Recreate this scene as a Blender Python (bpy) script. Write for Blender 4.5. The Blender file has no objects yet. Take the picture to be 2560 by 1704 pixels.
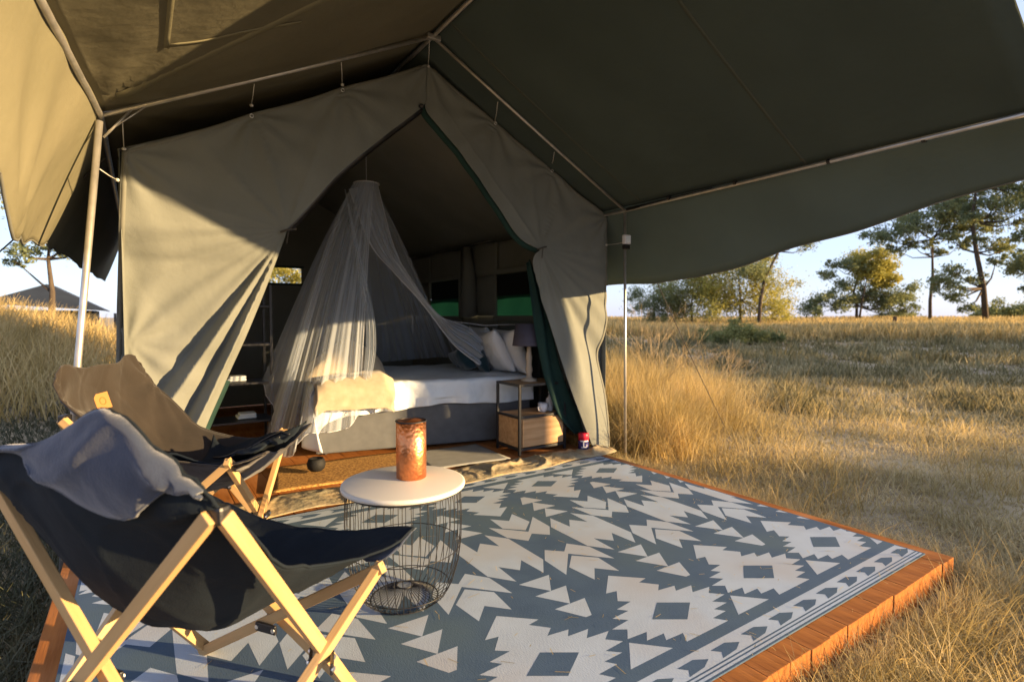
import bpy, bmesh, math, random
import numpy as np
from mathutils import Vector, Matrix, Quaternion
from mathutils.geometry import tessellate_polygon
R=math.radians
random.seed(7); rng=np.random.default_rng(7)
S=bpy.context.scene; COL=S.collection

# ------------------------------------------------------------------ camera
cd=bpy.data.cameras.new('camera'); cam=bpy.data.objects.new('camera',cd); COL.objects.link(cam); S.camera=cam
cam.location=(0,0,1.2); cam.rotation_euler=(R(90-2.46),0,-R(34.1))
cd.sensor_width=36; cd.lens=36*1373/2560; cd.clip_end=2000; cd.clip_start=.02
cd.dof.use_dof=True; cd.dof.focus_distance=2.6; cd.dof.aperture_fstop=2.6
# ------------------------------------------------------------------ light
SUN=Vector((.90,-1.0,.212)).normalized()
w=bpy.data.worlds.new('World'); S.world=w; w.use_nodes=True
nt=w.node_tree; bg=nt.nodes['Background']
sky=nt.nodes.new('ShaderNodeTexSky'); sky.sky_type='NISHITA'; sky.sun_disc=False
sky.sun_elevation=math.asin(SUN.z); sky.sun_rotation=math.atan2(SUN.x,SUN.y)
sky.air_density=1.0; sky.dust_density=.6; sky.ozone_density=3.5
# a thin even veil of pale haze over the clear sky
vs=nt.nodes.new('ShaderNodeVectorMath'); vs.operation='MULTIPLY_ADD'; vs.inputs[1].default_value=(.5,.5,.5); vs.inputs[2].default_value=(1.95,2.04,2.85)
nt.links.new(sky.outputs[0],vs.inputs[0]); nt.links.new(vs.outputs[0],bg.inputs[0]); bg.inputs[1].default_value=.095
sd=bpy.data.lights.new('sun','SUN'); sun=bpy.data.objects.new('sun',sd); COL.objects.link(sun)
sd.energy=5.0; sd.angle=R(.55); sd.color=(1,.685,.335)
sun.rotation_euler=SUN.to_track_quat('Z','Y').to_euler()
S.view_settings.view_transform='Standard'; S.view_settings.look='None'; S.view_settings.gamma=1
S.view_settings.exposure=1.68
S.render.engine='CYCLES'
S.cycles.max_bounces=8; S.cycles.diffuse_bounces=2; S.cycles.transparent_max_bounces=24

# ------------------------------------------------------------------ materials
def mat(name,c,rough=.8,c2=None,sc=4.,st=(1,1,1),bump=0.,bsc=60.,bst=(1,1,1),metal=0.,coord='Object',lo=.35,hi=.7,detail=4,trans=0.,sheen=0.,bump2=0.,b2sc=3.,spec=.3,c3=None,sc3=1.):
    m=bpy.data.materials.new(name); m.use_nodes=True; t=m.node_tree; N=t.nodes; L=t.links; b=N['Principled BSDF']
    b.inputs['Roughness'].default_value=rough; b.inputs['Metallic'].default_value=metal
    b.inputs['Specular IOR Level'].default_value=spec
    if sheen: b.inputs['Sheen Weight'].default_value=sheen
    b.inputs['Base Color'].default_value=(*c,1)
    tc=N.new('ShaderNodeTexCoord')
    def noise(scale,stretch,det,rg=.5):
        mp=N.new('ShaderNodeMapping'); mp.inputs['Scale'].default_value=stretch; L.new(tc.outputs[coord],mp.inputs[0])
        n=N.new('ShaderNodeTexNoise'); n.inputs['Scale'].default_value=scale; n.inputs['Detail'].default_value=det; L.new(mp.outputs[0],n.inputs[0]); return n
    colout=None
    if c2:
        n=noise(sc,st,detail); r=N.new('ShaderNodeValToRGB'); r.color_ramp.elements[0].position=lo; r.color_ramp.elements[1].position=hi
        r.color_ramp.elements[0].color=(*c,1); r.color_ramp.elements[1].color=(*c2,1); L.new(n.outputs[0],r.inputs[0]); colout=r.outputs[0]
        if c3:
            n3=noise(sc3,(1,1,1),3); r3=N.new('ShaderNodeValToRGB'); r3.color_ramp.elements[0].position=.45; r3.color_ramp.elements[1].position=.65; L.new(n3.outputs[0],r3.inputs[0])
            mx=N.new('ShaderNodeMixRGB'); mx.inputs[2].default_value=(*c3,1); L.new(r3.outputs[0],mx.inputs[0]); L.new(colout,mx.inputs[1]); colout=mx.outputs[0]
        L.new(colout,b.inputs['Base Color'])
    prev=None
    if bump2:
        n=noise(b2sc,(1,1,1),6); bp=N.new('ShaderNodeBump'); bp.inputs['Strength'].default_value=1; bp.inputs['Distance'].default_value=bump2; L.new(n.outputs[0],bp.inputs['Height']); prev=bp
    if bump:
        n=noise(bsc,bst,2); bp=N.new('ShaderNodeBump'); bp.inputs['Strength'].default_value=1; bp.inputs['Distance'].default_value=bump; L.new(n.outputs[0],bp.inputs['Height'])
        if prev: L.new(prev.outputs[0],bp.inputs['Normal'])
        prev=bp
    if prev: L.new(prev.outputs[0],b.inputs['Normal'])
    if trans:
        tr=N.new('ShaderNodeBsdfTranslucent'); mx=N.new('ShaderNodeMixShader'); mx.inputs[0].default_value=trans
        if colout: L.new(colout,tr.inputs[0])
        else: tr.inputs[0].default_value=(*c,1)
        out=N['Material Output']; L.new(b.outputs[0],mx.inputs[1]); L.new(tr.outputs[0],mx.inputs[2]); L.new(mx.outputs[0],out.inputs[0])
    return m
M={}
M['canvas']=mat('tent canvas',(.157,.167,.152),.9,(.183,.193,.176),sc=2.5,bump=.0006,bsc=420,bump2=.012,b2sc=5,spec=.15)
M['fly']=mat('flysheet canvas',(.055,.074,.070),.9,(.066,.088,.083),sc=1.6,bump=.0006,bsc=420,bump2=.02,b2sc=2.2,spec=.15)  # one canvas with the skirts, darkened for the shade under the roof
M['skirt']=mat('flysheet skirt canvas',(.185,.175,.115),.9,(.215,.20,.135),sc=1.6,bump=.0006,bsc=420,bump2=.02,b2sc=2.5,trans=.10,spec=.15)  # same canvas, warmed and lightened where sun strikes the left skirt
M['skirtr']=mat('right skirt canvas',(.10,.135,.128),.9,(.115,.155,.148),sc=1.6,bump=.0006,bsc=420,bump2=.02,b2sc=2.5,spec=.15)  # same canvas again, colour cooled and darkened for the unlit right skirt
M['flyl']=mat('sunlit flysheet canvas',(.115,.108,.075),.9,(.14,.13,.09),sc=1.6,bump=.0006,bsc=420,bump2=.02,b2sc=3.2,spec=.15)  # paler copy of the roof canvas, grazing sun put into its colour
M['cseam']=mat('canvas seam tape',(.15,.152,.13),.9,bump=.0006,bsc=300)
M['seam']=mat('webbing seam',(.07,.082,.07),.9,bump=.0008,bsc=300)
M['trim']=mat('green door trim',(.008,.030,.026),.85,(.012,.04,.033),sc=9,bump=.0006,bsc=300)
M['green']=mat('green window canvas',(.006,.045,.032),.85,(.010,.065,.045),sc=3,trans=.22)
M['paneshade']=mat('shaded window canvas',(.006,.008,.008),.9)  # dark colour stands for shade on the upper window canvas
M['metal']=mat('galvanised tube',(.55,.53,.5),.42,(.4,.39,.37),sc=14,metal=.75,spec=.5)
M['cord']=mat('white cord',(.5,.49,.46),.8)
M['dcord']=mat('dark cord',(.05,.045,.04),.8)
M['deck']=mat('orange stained timber',(.40,.15,.035),.85,(.22,.075,.02),sc=5,st=(7,.6,7),bump=.0012,bsc=22,bst=(6,.35,6),spec=.08,c3=(.44,.19,.07),sc3=2.3,lo=.3,hi=.75)
M['rugd']=mat('slate woven rug',(.055,.096,.152),.9,(.067,.114,.175),sc=7,bump=.0008,bsc=240,bst=(1,.3,1),c3=(.075,.12,.155),sc3=1.7)
M['rugw']=mat('off white woven rug',(.41,.49,.56),.85,(.37,.44,.505),sc=6,bump=.0008,bsc=240,bst=(1,.3,1),c3=(.39,.42,.44),sc3=1.9)
M['wood']=mat('beech chair wood',(.52,.335,.15),.55,(.42,.255,.10),sc=3.5,st=(9,9,.8),bump=.0006,bsc=40,bst=(5,5,.4),spec=.4)
M['navy']=mat('navy sling fabric',(.0035,.008,.014),.9,(.006,.012,.019),sc=9,bump=.0008,bsc=260,bump2=.006,b2sc=9)
M['navyl']=mat('sunlit navy hood fabric',(.034,.046,.078),.9,(.018,.028,.052),sc=5,bump=.0009,bsc=240,bump2=.008,b2sc=8,sheen=.3,lo=.3,hi=.75)  # paler navy holds the sun on the pocket in its colour
M['brown']=mat('brown sling fabric',(.020,.0155,.0125),.9,(.027,.021,.017),sc=8,bump=.0008,bsc=260,bump2=.01,b2sc=6,sheen=.2)
M['tag']=mat('orange leather tag',(.36,.17,.055),.6,bump=.0006,bsc=120)
M['tagd']=mat('tag print',(.42,.14,.03),.7)
M['plastic']=mat('black plastic joint',(.012,.012,.014),.4,bump=.0004,bsc=90,spec=.5)
M['screw']=mat('steel screw',(.75,.75,.75),.3,metal=1)
M['top']=mat('cream table top',(.66,.64,.57),.5,(.61,.59,.52),sc=3,spec=.4)
M['blackmetal']=mat('black steel',(.014,.014,.016),.45,bump=.0003,bsc=200,spec=.5)
M['sheet']=mat('white bed linen',(.76,.82,.86),.85,(.70,.76,.80),sc=5,bump=.0006,bsc=350,bump2=.02,b2sc=6)
M['pillow']=mat('white pillow linen',(.78,.81,.84),.85,(.72,.75,.79),sc=5,bump=.0006,bsc=300,bump2=.02,b2sc=11)
M['teal']=mat('dark teal velvet',(.008,.03,.042),.9,(.014,.045,.06),sc=6,sheen=.4,bump2=.008,b2sc=14)
M['bedbase']=mat('grey brown bed base fabric',(.105,.11,.115),.9,(.125,.13,.135),sc=14,bump=.001,bsc=200)
M['throw']=mat('mustard fleece throw',(.46,.39,.28),.95,(.38,.31,.21),sc=12,bump=.0010,bsc=200,sheen=.2,bump2=.005,b2sc=9)
M['shade']=mat('grey lamp shade fabric',(.095,.09,.125),.9,bump=.0006,bsc=260,trans=.15)
M['lampbase']=mat('beige lamp base',(.48,.40,.30),.5)
M['oak']=mat('oak drawer',(.52,.32,.16),.6,(.38,.21,.09),sc=4,st=(.8,8,8),bump=.0006,bsc=40,bst=(.5,5,5))
M['white']=mat('white glazed ceramic',(.7,.7,.72),.25,spec=.5)
M['jute']=mat('jute floor mat',(.50,.28,.08),.95,(.22,.11,.03),sc=60,lo=.4,hi=.6,bump=.004,bsc=120)
M['greymat']=mat('grey cotton mat',(.25,.25,.23),.95,(.30,.30,.275),sc=9,bump=.002,bsc=150)
M['strip']=mat('crumpled khaki groundsheet',(.36,.29,.18),.85,(.26,.235,.15),sc=7,bump2=.012,b2sc=18,c3=(.42,.30,.15),sc3=4)
M['red']=mat('red can label',(.5,.02,.05),.4); M['blue']=mat('navy can label',(.02,.02,.12),.4)
M['ground']=mat('dry earth and thatch',(.38,.30,.17),1,(.20,.155,.09),sc=3.5,bump=.03,bsc=14,detail=8,c3=(.48,.385,.22),sc3=.6,coord='Object')
M['bark']=mat('tree bark',(.10,.075,.05),.95,(.06,.045,.032),sc=6,st=(3,3,.5),bump=.03,bsc=9)
def leafmat(n,a,b): return mat(n,a,.7,b,sc=.9,lo=.35,hi=.65,trans=.38,spec=.2)
M['leaf']=leafmat('dark green leaves',(.17,.21,.11),(.27,.28,.11))
M['leafy']=leafmat('yellow green leaves',(.48,.42,.09),(.30,.29,.08))
M['leafo']=leafmat('olive leaves',(.30,.30,.10),(.18,.20,.08))
M['fartent']=mat('grey far tent canvas',(.016,.022,.03),.9,(.022,.03,.04),sc=2)
M['black']=mat('black clay pot',(.012,.012,.012),.7,bump=.002,bsc=60)
def grassmat(name,cols,tr=.25,patch=(.52,.54,.46),psc=.9):
    m=bpy.data.materials.new(name); m.use_nodes=True; t=m.node_tree; N=t.nodes; L=t.links; b=N['Principled BSDF']; b.inputs['Roughness'].default_value=.75
    g=N.new('ShaderNodeNewGeometry'); r=N.new('ShaderNodeValToRGB'); el=r.color_ramp.elements
    el[0].color=(*cols[0],1); el[1].color=(*cols[-1],1)
    for i,c in enumerate(cols[1:-1]): e=el.new((i+1)/(len(cols)-1)); e.color=(*c,1)
    L.new(g.outputs['Random Per Island'],r.inputs[0])
    tcn=N.new('ShaderNodeTexCoord'); nz=N.new('ShaderNodeTexNoise'); nz.inputs['Scale'].default_value=psc; nz.inputs['Detail'].default_value=4; L.new(tcn.outputs['Object'],nz.inputs[0])
    r2=N.new('ShaderNodeValToRGB'); r2.color_ramp.elements[0].position=.44; r2.color_ramp.elements[1].position=.60; r2.color_ramp.elements[0].color=(*patch,1); r2.color_ramp.elements[1].color=(1,1,1,1); L.new(nz.outputs[0],r2.inputs[0])
    mm=N.new('ShaderNodeMixRGB'); mm.blend_type='MULTIPLY'; mm.inputs[0].default_value=1; L.new(r.outputs[0],mm.inputs[1]); L.new(r2.outputs[0],mm.inputs[2]); r=mm; L.new(r.outputs[0],b.inputs['Base Color'])
    tl=N.new('ShaderNodeBsdfTranslucent'); L.new(r.outputs[0],tl.inputs[0]); mx=N.new('ShaderNodeMixShader'); mx.inputs[0].default_value=tr
    L.new(b.outputs[0],mx.inputs[1]); L.new(tl.outputs[0],mx.inputs[2]); L.new(mx.outputs[0],N['Material Output'].inputs[0]); return m
M['grass']=grassmat('straw grass',[(.60,.45,.20),(.76,.60,.30),(.44,.34,.15),(.82,.67,.36),(.38,.32,.15)],.35,(.66,.66,.56))
M['tall']=grassmat('golden tall grass',[(.78,.57,.23),(.62,.44,.16),(.86,.67,.32),(.44,.32,.12),(.74,.56,.24)],.35,(.6,.6,.5),2.2)
M['greeng']=grassmat('olive field grass',[(.40,.31,.14),(.25,.21,.09),(.48,.38,.18),(.19,.175,.07),(.60,.48,.23)],.25)
M['twig']=mat('dry twigs',(.50,.38,.20),.9,(.36,.26,.13),sc=20)
M['leftg']=grassmat('shaded olive grass',[(.13,.125,.06),(.08,.085,.04),(.17,.15,.075),(.06,.065,.03)],.2,(.55,.6,.5))  # darker grass copy with the tent's shade put into its colours
# copper, hammered
m=mat('hammered copper',(.78,.33,.14),.40,(.62,.23,.09),sc=9,metal=1); M['copper']=m
t=m.node_tree; v=t.nodes.new('ShaderNodeTexVoronoi'); v.inputs['Scale'].default_value=75; v.feature='SMOOTH_F1'; tc=t.nodes.new('ShaderNodeTexCoord'); t.links.new(tc.outputs['Object'],v.inputs[0])
bp=t.nodes.new('ShaderNodeBump'); bp.inputs['Distance'].default_value=.0025; t.links.new(v.outputs[0],bp.inputs['Height']); t.links.new(bp.outputs[0],t.nodes['Principled BSDF'].inputs['Normal'])
# mosquito net
def netmat(name,dens):
    m=bpy.data.materials.new(name); m.use_nodes=True; t=m.node_tree; N=t.nodes; L=t.links
    for n in list(N):
        if n.type=='BSDF_PRINCIPLED': N.remove(n)
    d=N.new('ShaderNodeBsdfDiffuse'); d.inputs[0].default_value=(.72,.80,.92,1); tl=N.new('ShaderNodeBsdfTranslucent'); tl.inputs[0].default_value=(.64,.72,.84,1)
    a=N.new('ShaderNodeMixShader'); a.inputs[0].default_value=.4; L.new(d.outputs[0],a.inputs[1]); L.new(tl.outputs[0],a.inputs[2])
    tp=N.new('ShaderNodeBsdfTransparent'); x=N.new('ShaderNodeMixShader'); L.new(tp.outputs[0],x.inputs[1]); L.new(a.outputs[0],x.inputs[2])
    lw=N.new('ShaderNodeLayerWeight'); lw.inputs[0].default_value=.35; mr=N.new('ShaderNodeMapRange'); mr.inputs[3].default_value=dens; mr.inputs[4].default_value=min(1,dens*3.2)
    L.new(lw.outputs[1],mr.inputs[0]); L.new(mr.outputs[0],x.inputs[0]); L.new(x.outputs[0],N['Material Output'].inputs[0]); return m
M['net']=netmat('mosquito net',.24); M['net2']=netmat('gathered mosquito net',.27); M['netedge']=mat('net hem binding',(.62,.64,.68),.9)

# ------------------------------------------------------------------ helpers
def O(name,V,F,m,parent=None,smooth=False,local=False,mi=None,solid=0):
    me=bpy.data.meshes.new(name); me.from_pydata([tuple(v) for v in V],[],F)
    for k in (m if isinstance(m,list) else [m]): me.materials.append(M[k])
    if mi is not None: me.polygons.foreach_set('material_index',mi)
    if smooth: me.polygons.foreach_set('use_smooth',[True]*len(F))
    me.update(); o=bpy.data.objects.new(name,me); COL.objects.link(o)
    if parent:
        o.parent=parent
        if not local:
            inv=Matrix.Identity(4); p=parent
            while p: inv=inv@p.matrix_parent_inverse.inverted() if False else inv; p=p.parent
            o.matrix_parent_inverse=WM(parent).inverted()
    if solid:
        s=o.modifiers.new('thickness','SOLIDIFY'); s.thickness=solid; s.offset=0
    return o
def WM(o):
    m=o.matrix_basis.copy()
    if o.parent: m=WM(o.parent)@o.matrix_parent_inverse@m
    return m
def tag(o,label,cat,group=None,kind=None):
    if label: o['label']=label
    if cat: o['category']=cat
    if group: o['group']=group
    if kind: o['kind']=kind
    return o
def E(name,loc,label,cat,rz=0,group=None):
    o=bpy.data.objects.new(name,None); o.empty_display_size=.1; COL.objects.link(o); o.location=loc; o.rotation_euler=(0,0,rz); return tag(o,label,cat,group)
def grid(nu,nv,fn,flip=False):
    V=[];F=[]
    for j in range(nv+1):
        for i in range(nu+1): V.append(fn(i/nu,j/nv))
    for j in range(nv):
        for i in range(nu):
            a=j*(nu+1)+i; q=(a,a+1,a+nu+2,a+nu+1); F.append(q[::-1] if flip else q)
    return V,F
def box(c,s,bev=.0,rot=None):
    bm=bmesh.new(); bmesh.ops.create_cube(bm,size=1)
    for v in bm.verts: v.co=Vector((v.co.x*s[0],v.co.y*s[1],v.co.z*s[2]))
    if bev: bmesh.ops.bevel(bm,geom=list(bm.edges),offset=bev,segments=2,affect='EDGES',profile=.6)
    V=[v.co.copy() for v in bm.verts]; bm.verts.index_update(); F=[[v.index for v in f.verts] for f in bm.faces]; bm.free()
    if rot: V=[rot@v for v in V]
    c=Vector(c); return [v+c for v in V],F
def join(*parts):
    V=[];F=[]
    for v,f in parts:
        n=len(V); V+=list(v); F+=[[i+n for i in q] for q in f]
    return V,F
def tube(pts,r,n=8,cap=True):
    pts=[Vector(p) for p in pts]; rs=r if isinstance(r,(list,tuple)) else [r]*len(pts)
    V=[];F=[]; T0=(pts[1]-pts[0]).normalized(); up=Vector((0,0,1)) if abs(T0.z)<.9 else Vector((1,0,0)); a=T0.cross(up).normalized()
    for k,p in enumerate(pts):
        T=(pts[min(k+1,len(pts)-1)]-pts[max(k-1,0)]).normalized(); a=(a-T*a.dot(T)).normalized(); b=T.cross(a)
        for i in range(n):
            th=2*math.pi*i/n; V.append(p+(a*math.cos(th)+b*math.sin(th))*rs[k])
    for k in range(len(pts)-1):
        for i in range(n): F.append([k*n+i,k*n+(i+1)%n,(k+1)*n+(i+1)%n,(k+1)*n+i])
    if cap: F.append(list(range(n))[::-1]); F.append([(len(pts)-1)*n+i for i in range(n)])
    return V,F
def lathe(prof,n=32,c=(0,0,0)):
    V=[];F=[];c=Vector(c)
    for r,z in prof:
        for i in range(n): V.append(c+Vector((r*math.cos(2*math.pi*i/n),r*math.sin(2*math.pi*i/n),z)))
    for k in range(len(prof)-1):
        for i in range(n): F.append([k*n+i,k*n+(i+1)%n,(k+1)*n+(i+1)%n,(k+1)*n+i])
    F.append(list(range(n))[::-1]); F.append([(len(prof)-1)*n+i for i in range(n)])
    return V,F
def stick(name,p0,p1,wd,th,m,parent,roll=0,bev=.003,side=None):
    """a planed stick with its own axes, so the grain runs along it (local coordinates of parent)"""
    p0=Vector(p0);p1=Vector(p1);d=p1-p0; L=d.length
    V,F=box((0,0,L/2),(wd,th,L),bev)
    o=O(name,V,F,m,parent,local=True,smooth=False); z=d.normalized()
    s=Vector(side) if side else Vector((1,0,0)); x=(s-z*s.dot(z)).normalized(); y=z.cross(x)
    o.matrix_basis=Matrix(((x.x,y.x,z.x,p0.x),(x.y,y.y,z.y,p0.y),(x.z,y.z,z.z,p0.z),(0,0,0,1))); return o
def cr(P,t):
    """catmull-rom through P at t in 0..1"""
    n=len(P)-1; k=min(int(t*n),n-1); f=t*n-k; g=lambda i: np.array(P[max(0,min(n,i))],float)
    a,b,c,d=g(k-1),g(k),g(k+1),g(k+2); return .5*((2*b)+(c-a)*f+(2*a-5*b+4*c-d)*f*f+(3*b-3*c+d-a)*f**3)
def hsh(x): x=math.sin(x*127.1+3.3)*43758.5; return x-math.floor(x)
def vn(x,y,s=0):
    xi,yi=math.floor(x),math.floor(y); fx,fy=x-xi,y-yi; fx=fx*fx*(3-2*fx); fy=fy*fy*(3-2*fy)
    h=lambda a,b:hsh(a*1.37+b*57.1+s*13.7)
    return (h(xi,yi)*(1-fx)+h(xi+1,yi)*fx)*(1-fy)+(h(xi,yi+1)*(1-fx)+h(xi+1,yi+1)*fx)*fy

# ------------------------------------------------------------------ terrain
def terr(x,y):
    d=np.hypot(x,y); z=-.16+np.clip(d-10,0,62)*.0135
    z=z+np.clip((d-5)/10,0,1)*.12*np.sin(x*.31+1.2)*np.cos(y*.27)*np.clip(1.2-d/120,0,1)
    lx=np.exp(-(((x+3.4)/3.4)**2+((y-15)/4.)**2)); z=z+1.15*lx
    return z
rad=np.concatenate([np.linspace(0,12,40),np.geomspace(12.5,900,60)]); ang=np.linspace(0,2*math.pi,121)[:-1]
V=[];F=[]
for r_ in rad:
    X=r_*np.cos(ang)+2; Y=r_*np.sin(ang)+2; Z=terr(X,Y)
    V+=[(a,b,c+.018*(vn(a*2.1,b*2.1)-.5)) for a,b,c in zip(X,Y,Z)]
for k in range(len(rad)-1):
    for i in range(120): F.append([k*120+i,(k+1)*120+i,(k+1)*120+(i+1)%120,k*120+(i+1)%120])
tag(O('ground',V,F,'ground',smooth=True),None,None,kind='structure')

# ------------------------------------------------------------------ deck
deck=E('timber_deck',(1.5,1,-.16),'low orange stained timber deck under the tent and rug','deck')
x=-.342;i=0
while x<3.36:
    wd=.1375; y0=1.003+random.uniform(-.004,.005); y1=8.3; z=-.007+random.uniform(-.0012,.0006)
    V,F=box((0,0,0),(wd-.0015,y1-y0,.13),.003)
    V=[Vector((v.x,v.y,v.z+ (0 if v.z>0 else .012*math.sin(i*2.1)))) for v in V]
    o=O('plank',V,F,'deck',deck); o.location=(x+wd/2,(y0+y1)/2,z-.065); x+=wd;i+=1
# stray end piece of deck boarding at the left front
# ------------------------------------------------------------------ rug (woven print: flat polygons on the woven base)
RX0,RX1,RY0,RY1=-.26,3.275,1.092,3.468
def clip(P,x0,x1,y0,y1):
    def cut(P,ins,inter):
        out=[]
        for i in range(len(P)):
            a,b=P[i-1],P[i]
            if ins(b):
                if not ins(a): out.append(inter(a,b))
                out.append(b)
            elif ins(a): out.append(inter(a,b))
        return out
    for ax,v,sg in ((0,x0,1),(0,x1,-1),(1,y0,1),(1,y1,-1)):
        if not P: break
        P=cut(P,lambda p:sg*(p[ax]-v)>=0,lambda a,b:tuple(a[k]+(b[k]-a[k])*(v-a[ax])/(b[ax]-a[ax]) for k in (0,1)))
    return P
V=[];F=[];MI=[]
def poly(P,z,mi,c=True):
    if c: P=clip(P,RX0+.012,RX1-.012,RY0+.004,RY1-.004)
    if len(P)<3: return
    n=len(V); V.extend([(p[0],p[1],z) for p in P])
    for t3 in tessellate_polygon([[Vector((p[0],p[1],0)) for p in P]]):
        a,b,cc=[Vector(V[n+k]) for k in t3]
        if abs((b-a).cross(cc-a).z)<1e-9: continue
        q=[n+k for k in t3]
        if (b-a).cross(cc-a).z<0: q=q[::-1]
        F.append(q); MI.append(mi)
# base with thickness
bV,bF=box(((RX0+RX1)/2,(RY0+RY1)/2,.0005),(RX1-RX0,RY1-RY0,.006),.001)
V+=bV; F+=bF; MI+=[0]*len(bF)
ZR=.0038; CYR=2.28
halfr=[(.124,1.705),(.07,1.695),(.128,1.631),(.085,1.597),(.178,1.585),(.147,1.551),(.243,1.545),(.197,1.502),(.298,1.491),(.249,1.458),(.295,1.412),(.200,1.405),(.243,1.365),(.154,1.362),(.181,1.327),(.092,1.323),(.125,1.278)]
med=[(0,1.82)]+halfr+[(-a,b) for a,b in halfr[::-1]]
P1=[(0,2.081),(.094,1.988),(.078,1.827),(0,1.913),(-.078,1.827),(-.094,1.988)]
P2=[(0,2.108),(.155,1.936),(.146,2.112),(.073,2.209),(0,2.139),(-.073,2.209),(-.146,2.112),(-.155,1.936)]
p3h=[(.146,2.125),(.23,2.012),(.24,2.18),(.307,2.095),(.374,2.18),(.384,2.012),(.468,2.125)]
P3=p3h+[(a,2*CYR-b) for a,b in p3h[::-1]]
st=[[(.307,1.857),(.392,1.981),(.222,1.981)],[(.307,1.728),(.392,1.8575),(.222,1.8575)],[(.292,1.612),(.322,1.612),(.388,1.7285),(.226,1.7285)]]
tri=[(.307,1.393),(.415,1.281),(.199,1.281)]
def mir(P): return [(a,2*CYR-b) for a,b in P][::-1]
for k in range(-6,2):
    c=2.386+.6145*k
    sh=lambda P:[(a+c,b) for a,b in P]
    for P in [med,P1,P2,tri]+st: poly(sh(P),ZR,1); poly(sh(mir(P)),ZR,1)
    poly(sh(P3),ZR,1)
    for yy in (1.452,2*CYR-1.452): poly(sh([(-.116,yy),(0,yy-.078),(.116,yy),(0,yy+.078)]),ZR+.0003,0)
    for P in ([(.275,1.555),(.339,1.555),(.339,1.535),(.275,1.535)],): poly(sh(P),ZR,0)
for s in (0,1):
    f=(lambda P:P) if s==0 else mir
    def band(a,b,mi,z=ZR): poly(f([(RX0+.012,a),(RX1-.012,a),(RX1-.012,b),(RX0+.012,b)]),z,mi)
    band(1.134,1.224,1); band(1.1185,1.1275,1); band(1.101,1.112,1)
    x=2.036-.1825*14
    while x<RX1:
        poly(f([(x,1.194),(x+.085,1.196),(x+.135,1.168),(x+.085,1.147),(x,1.142),(x+.026,1.167)]),ZR+.0003,0); x+=.1825
rug=O('outdoor_rug',V,F,['rugd','rugw'],mi=MI)
tag(rug,'blue grey and white woven rug with serrated diamonds covering the deck','rug')

# ------------------------------------------------------------------ awning (flysheet on its pole frame)
XL,XR,XC=-.14,3.585,1.714; ZL,ZRr,ZC=2.221,2.143,3.127
YF,YB,YP=.74,8.7,3.508
aw=E('tent_awning',(1.7,3.5,0),'dark khaki flysheet pitched over the tent on a galvanised pole frame','awning')
def lrail(y):  # left rail splays outwards to the front
    t=max(0,(YP-y)); return XL-.078*t, ZL-.038*t*.6
def roofR(u,v):
    y=YF+(YB-YF)*v; x=XC+(XR-XC)*u; z=ZC+(ZRr-ZC)*u
    sag=-.035*math.sin(math.pi*u)*(1+.4*math.sin(y*1.7)); x+=.004*(u>.99)
    return (x,y,z+.035+sag+.006*math.sin(9*y+4*u)*math.sin(math.pi*u))
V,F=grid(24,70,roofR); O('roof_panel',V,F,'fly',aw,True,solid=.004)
def roofL(u,v):
    y=YF+(YB-YF)*v; xl,zl=lrail(y); x=XC+(xl-XC)*u; z=ZC+(zl-ZC)*u
    # tension folds running from the front left pole corner
    dx,dy=x-XL,y-YP; d=math.hypot(dx,dy); a=math.atan2(-dy,dx)
    fold=.009*math.sin(a*17)*math.exp(-d*.9)*min(1,d*6)+.008*math.sin(5*y+2*x)*math.sin(math.pi*u)
    return (x,y,z+.035-.04*math.sin(math.pi*u)+fold)
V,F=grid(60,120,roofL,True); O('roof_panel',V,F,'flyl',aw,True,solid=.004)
# webbing seams and one painted sunlit band under the roof
def onL(x,y,dz=-.008):
    xl,zl=lrail(y); u=(XC-x)/(XC-xl); p=roofL(u,(y-YF)/(YB-YF)); return (p[0],p[1],p[2]+dz)
def strip(fn_pts,wid,dirv,m,name='seam',parent=None,th=.003):
    V=[];F=[];dv=Vector(dirv)*wid/2
    for p in fn_pts: V+=[Vector(p)-dv,Vector(p)+dv]
    for k in range(len(fn_pts)-1): F.append([2*k,2*k+1,2*k+3,2*k+2])
    return O(name,V,F,m,parent,True,solid=th)
strip([onL(XL+(1.25)*t,3.42-1.15*t,-.0045) for t in np.linspace(0.03,1,60)],.05,(.68,.73,0),'skirt','roof_seam_or_sunband',aw,.0015)  # golden strip painting the sunlit band along the roof shadow edge
strip([onL(.13+.55*t,2.86-.42*t*0-.05*t,-.0045) for t in np.linspace(0,1,16)],.03,(0,1,0),'skirt','roof_seam_or_sunband',aw,.0015)
strip([onL(.12,2.88-1.6*t,-.0045) for t in np.linspace(0,1,16)],.03,(1,0,0),'skirt','roof_seam_or_sunband',aw,.0015)
for yy in (1.9,3.3,4.8):
    P=[roofR(u,(yy-YF)/(YB-YF)) for u in np.linspace(.01,.99,40)]; strip([(p[0],p[1],p[2]-.004) for p in P],.022,(0,1,0),'seam','roof_seam_or_sunband',aw,.0012)
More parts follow.
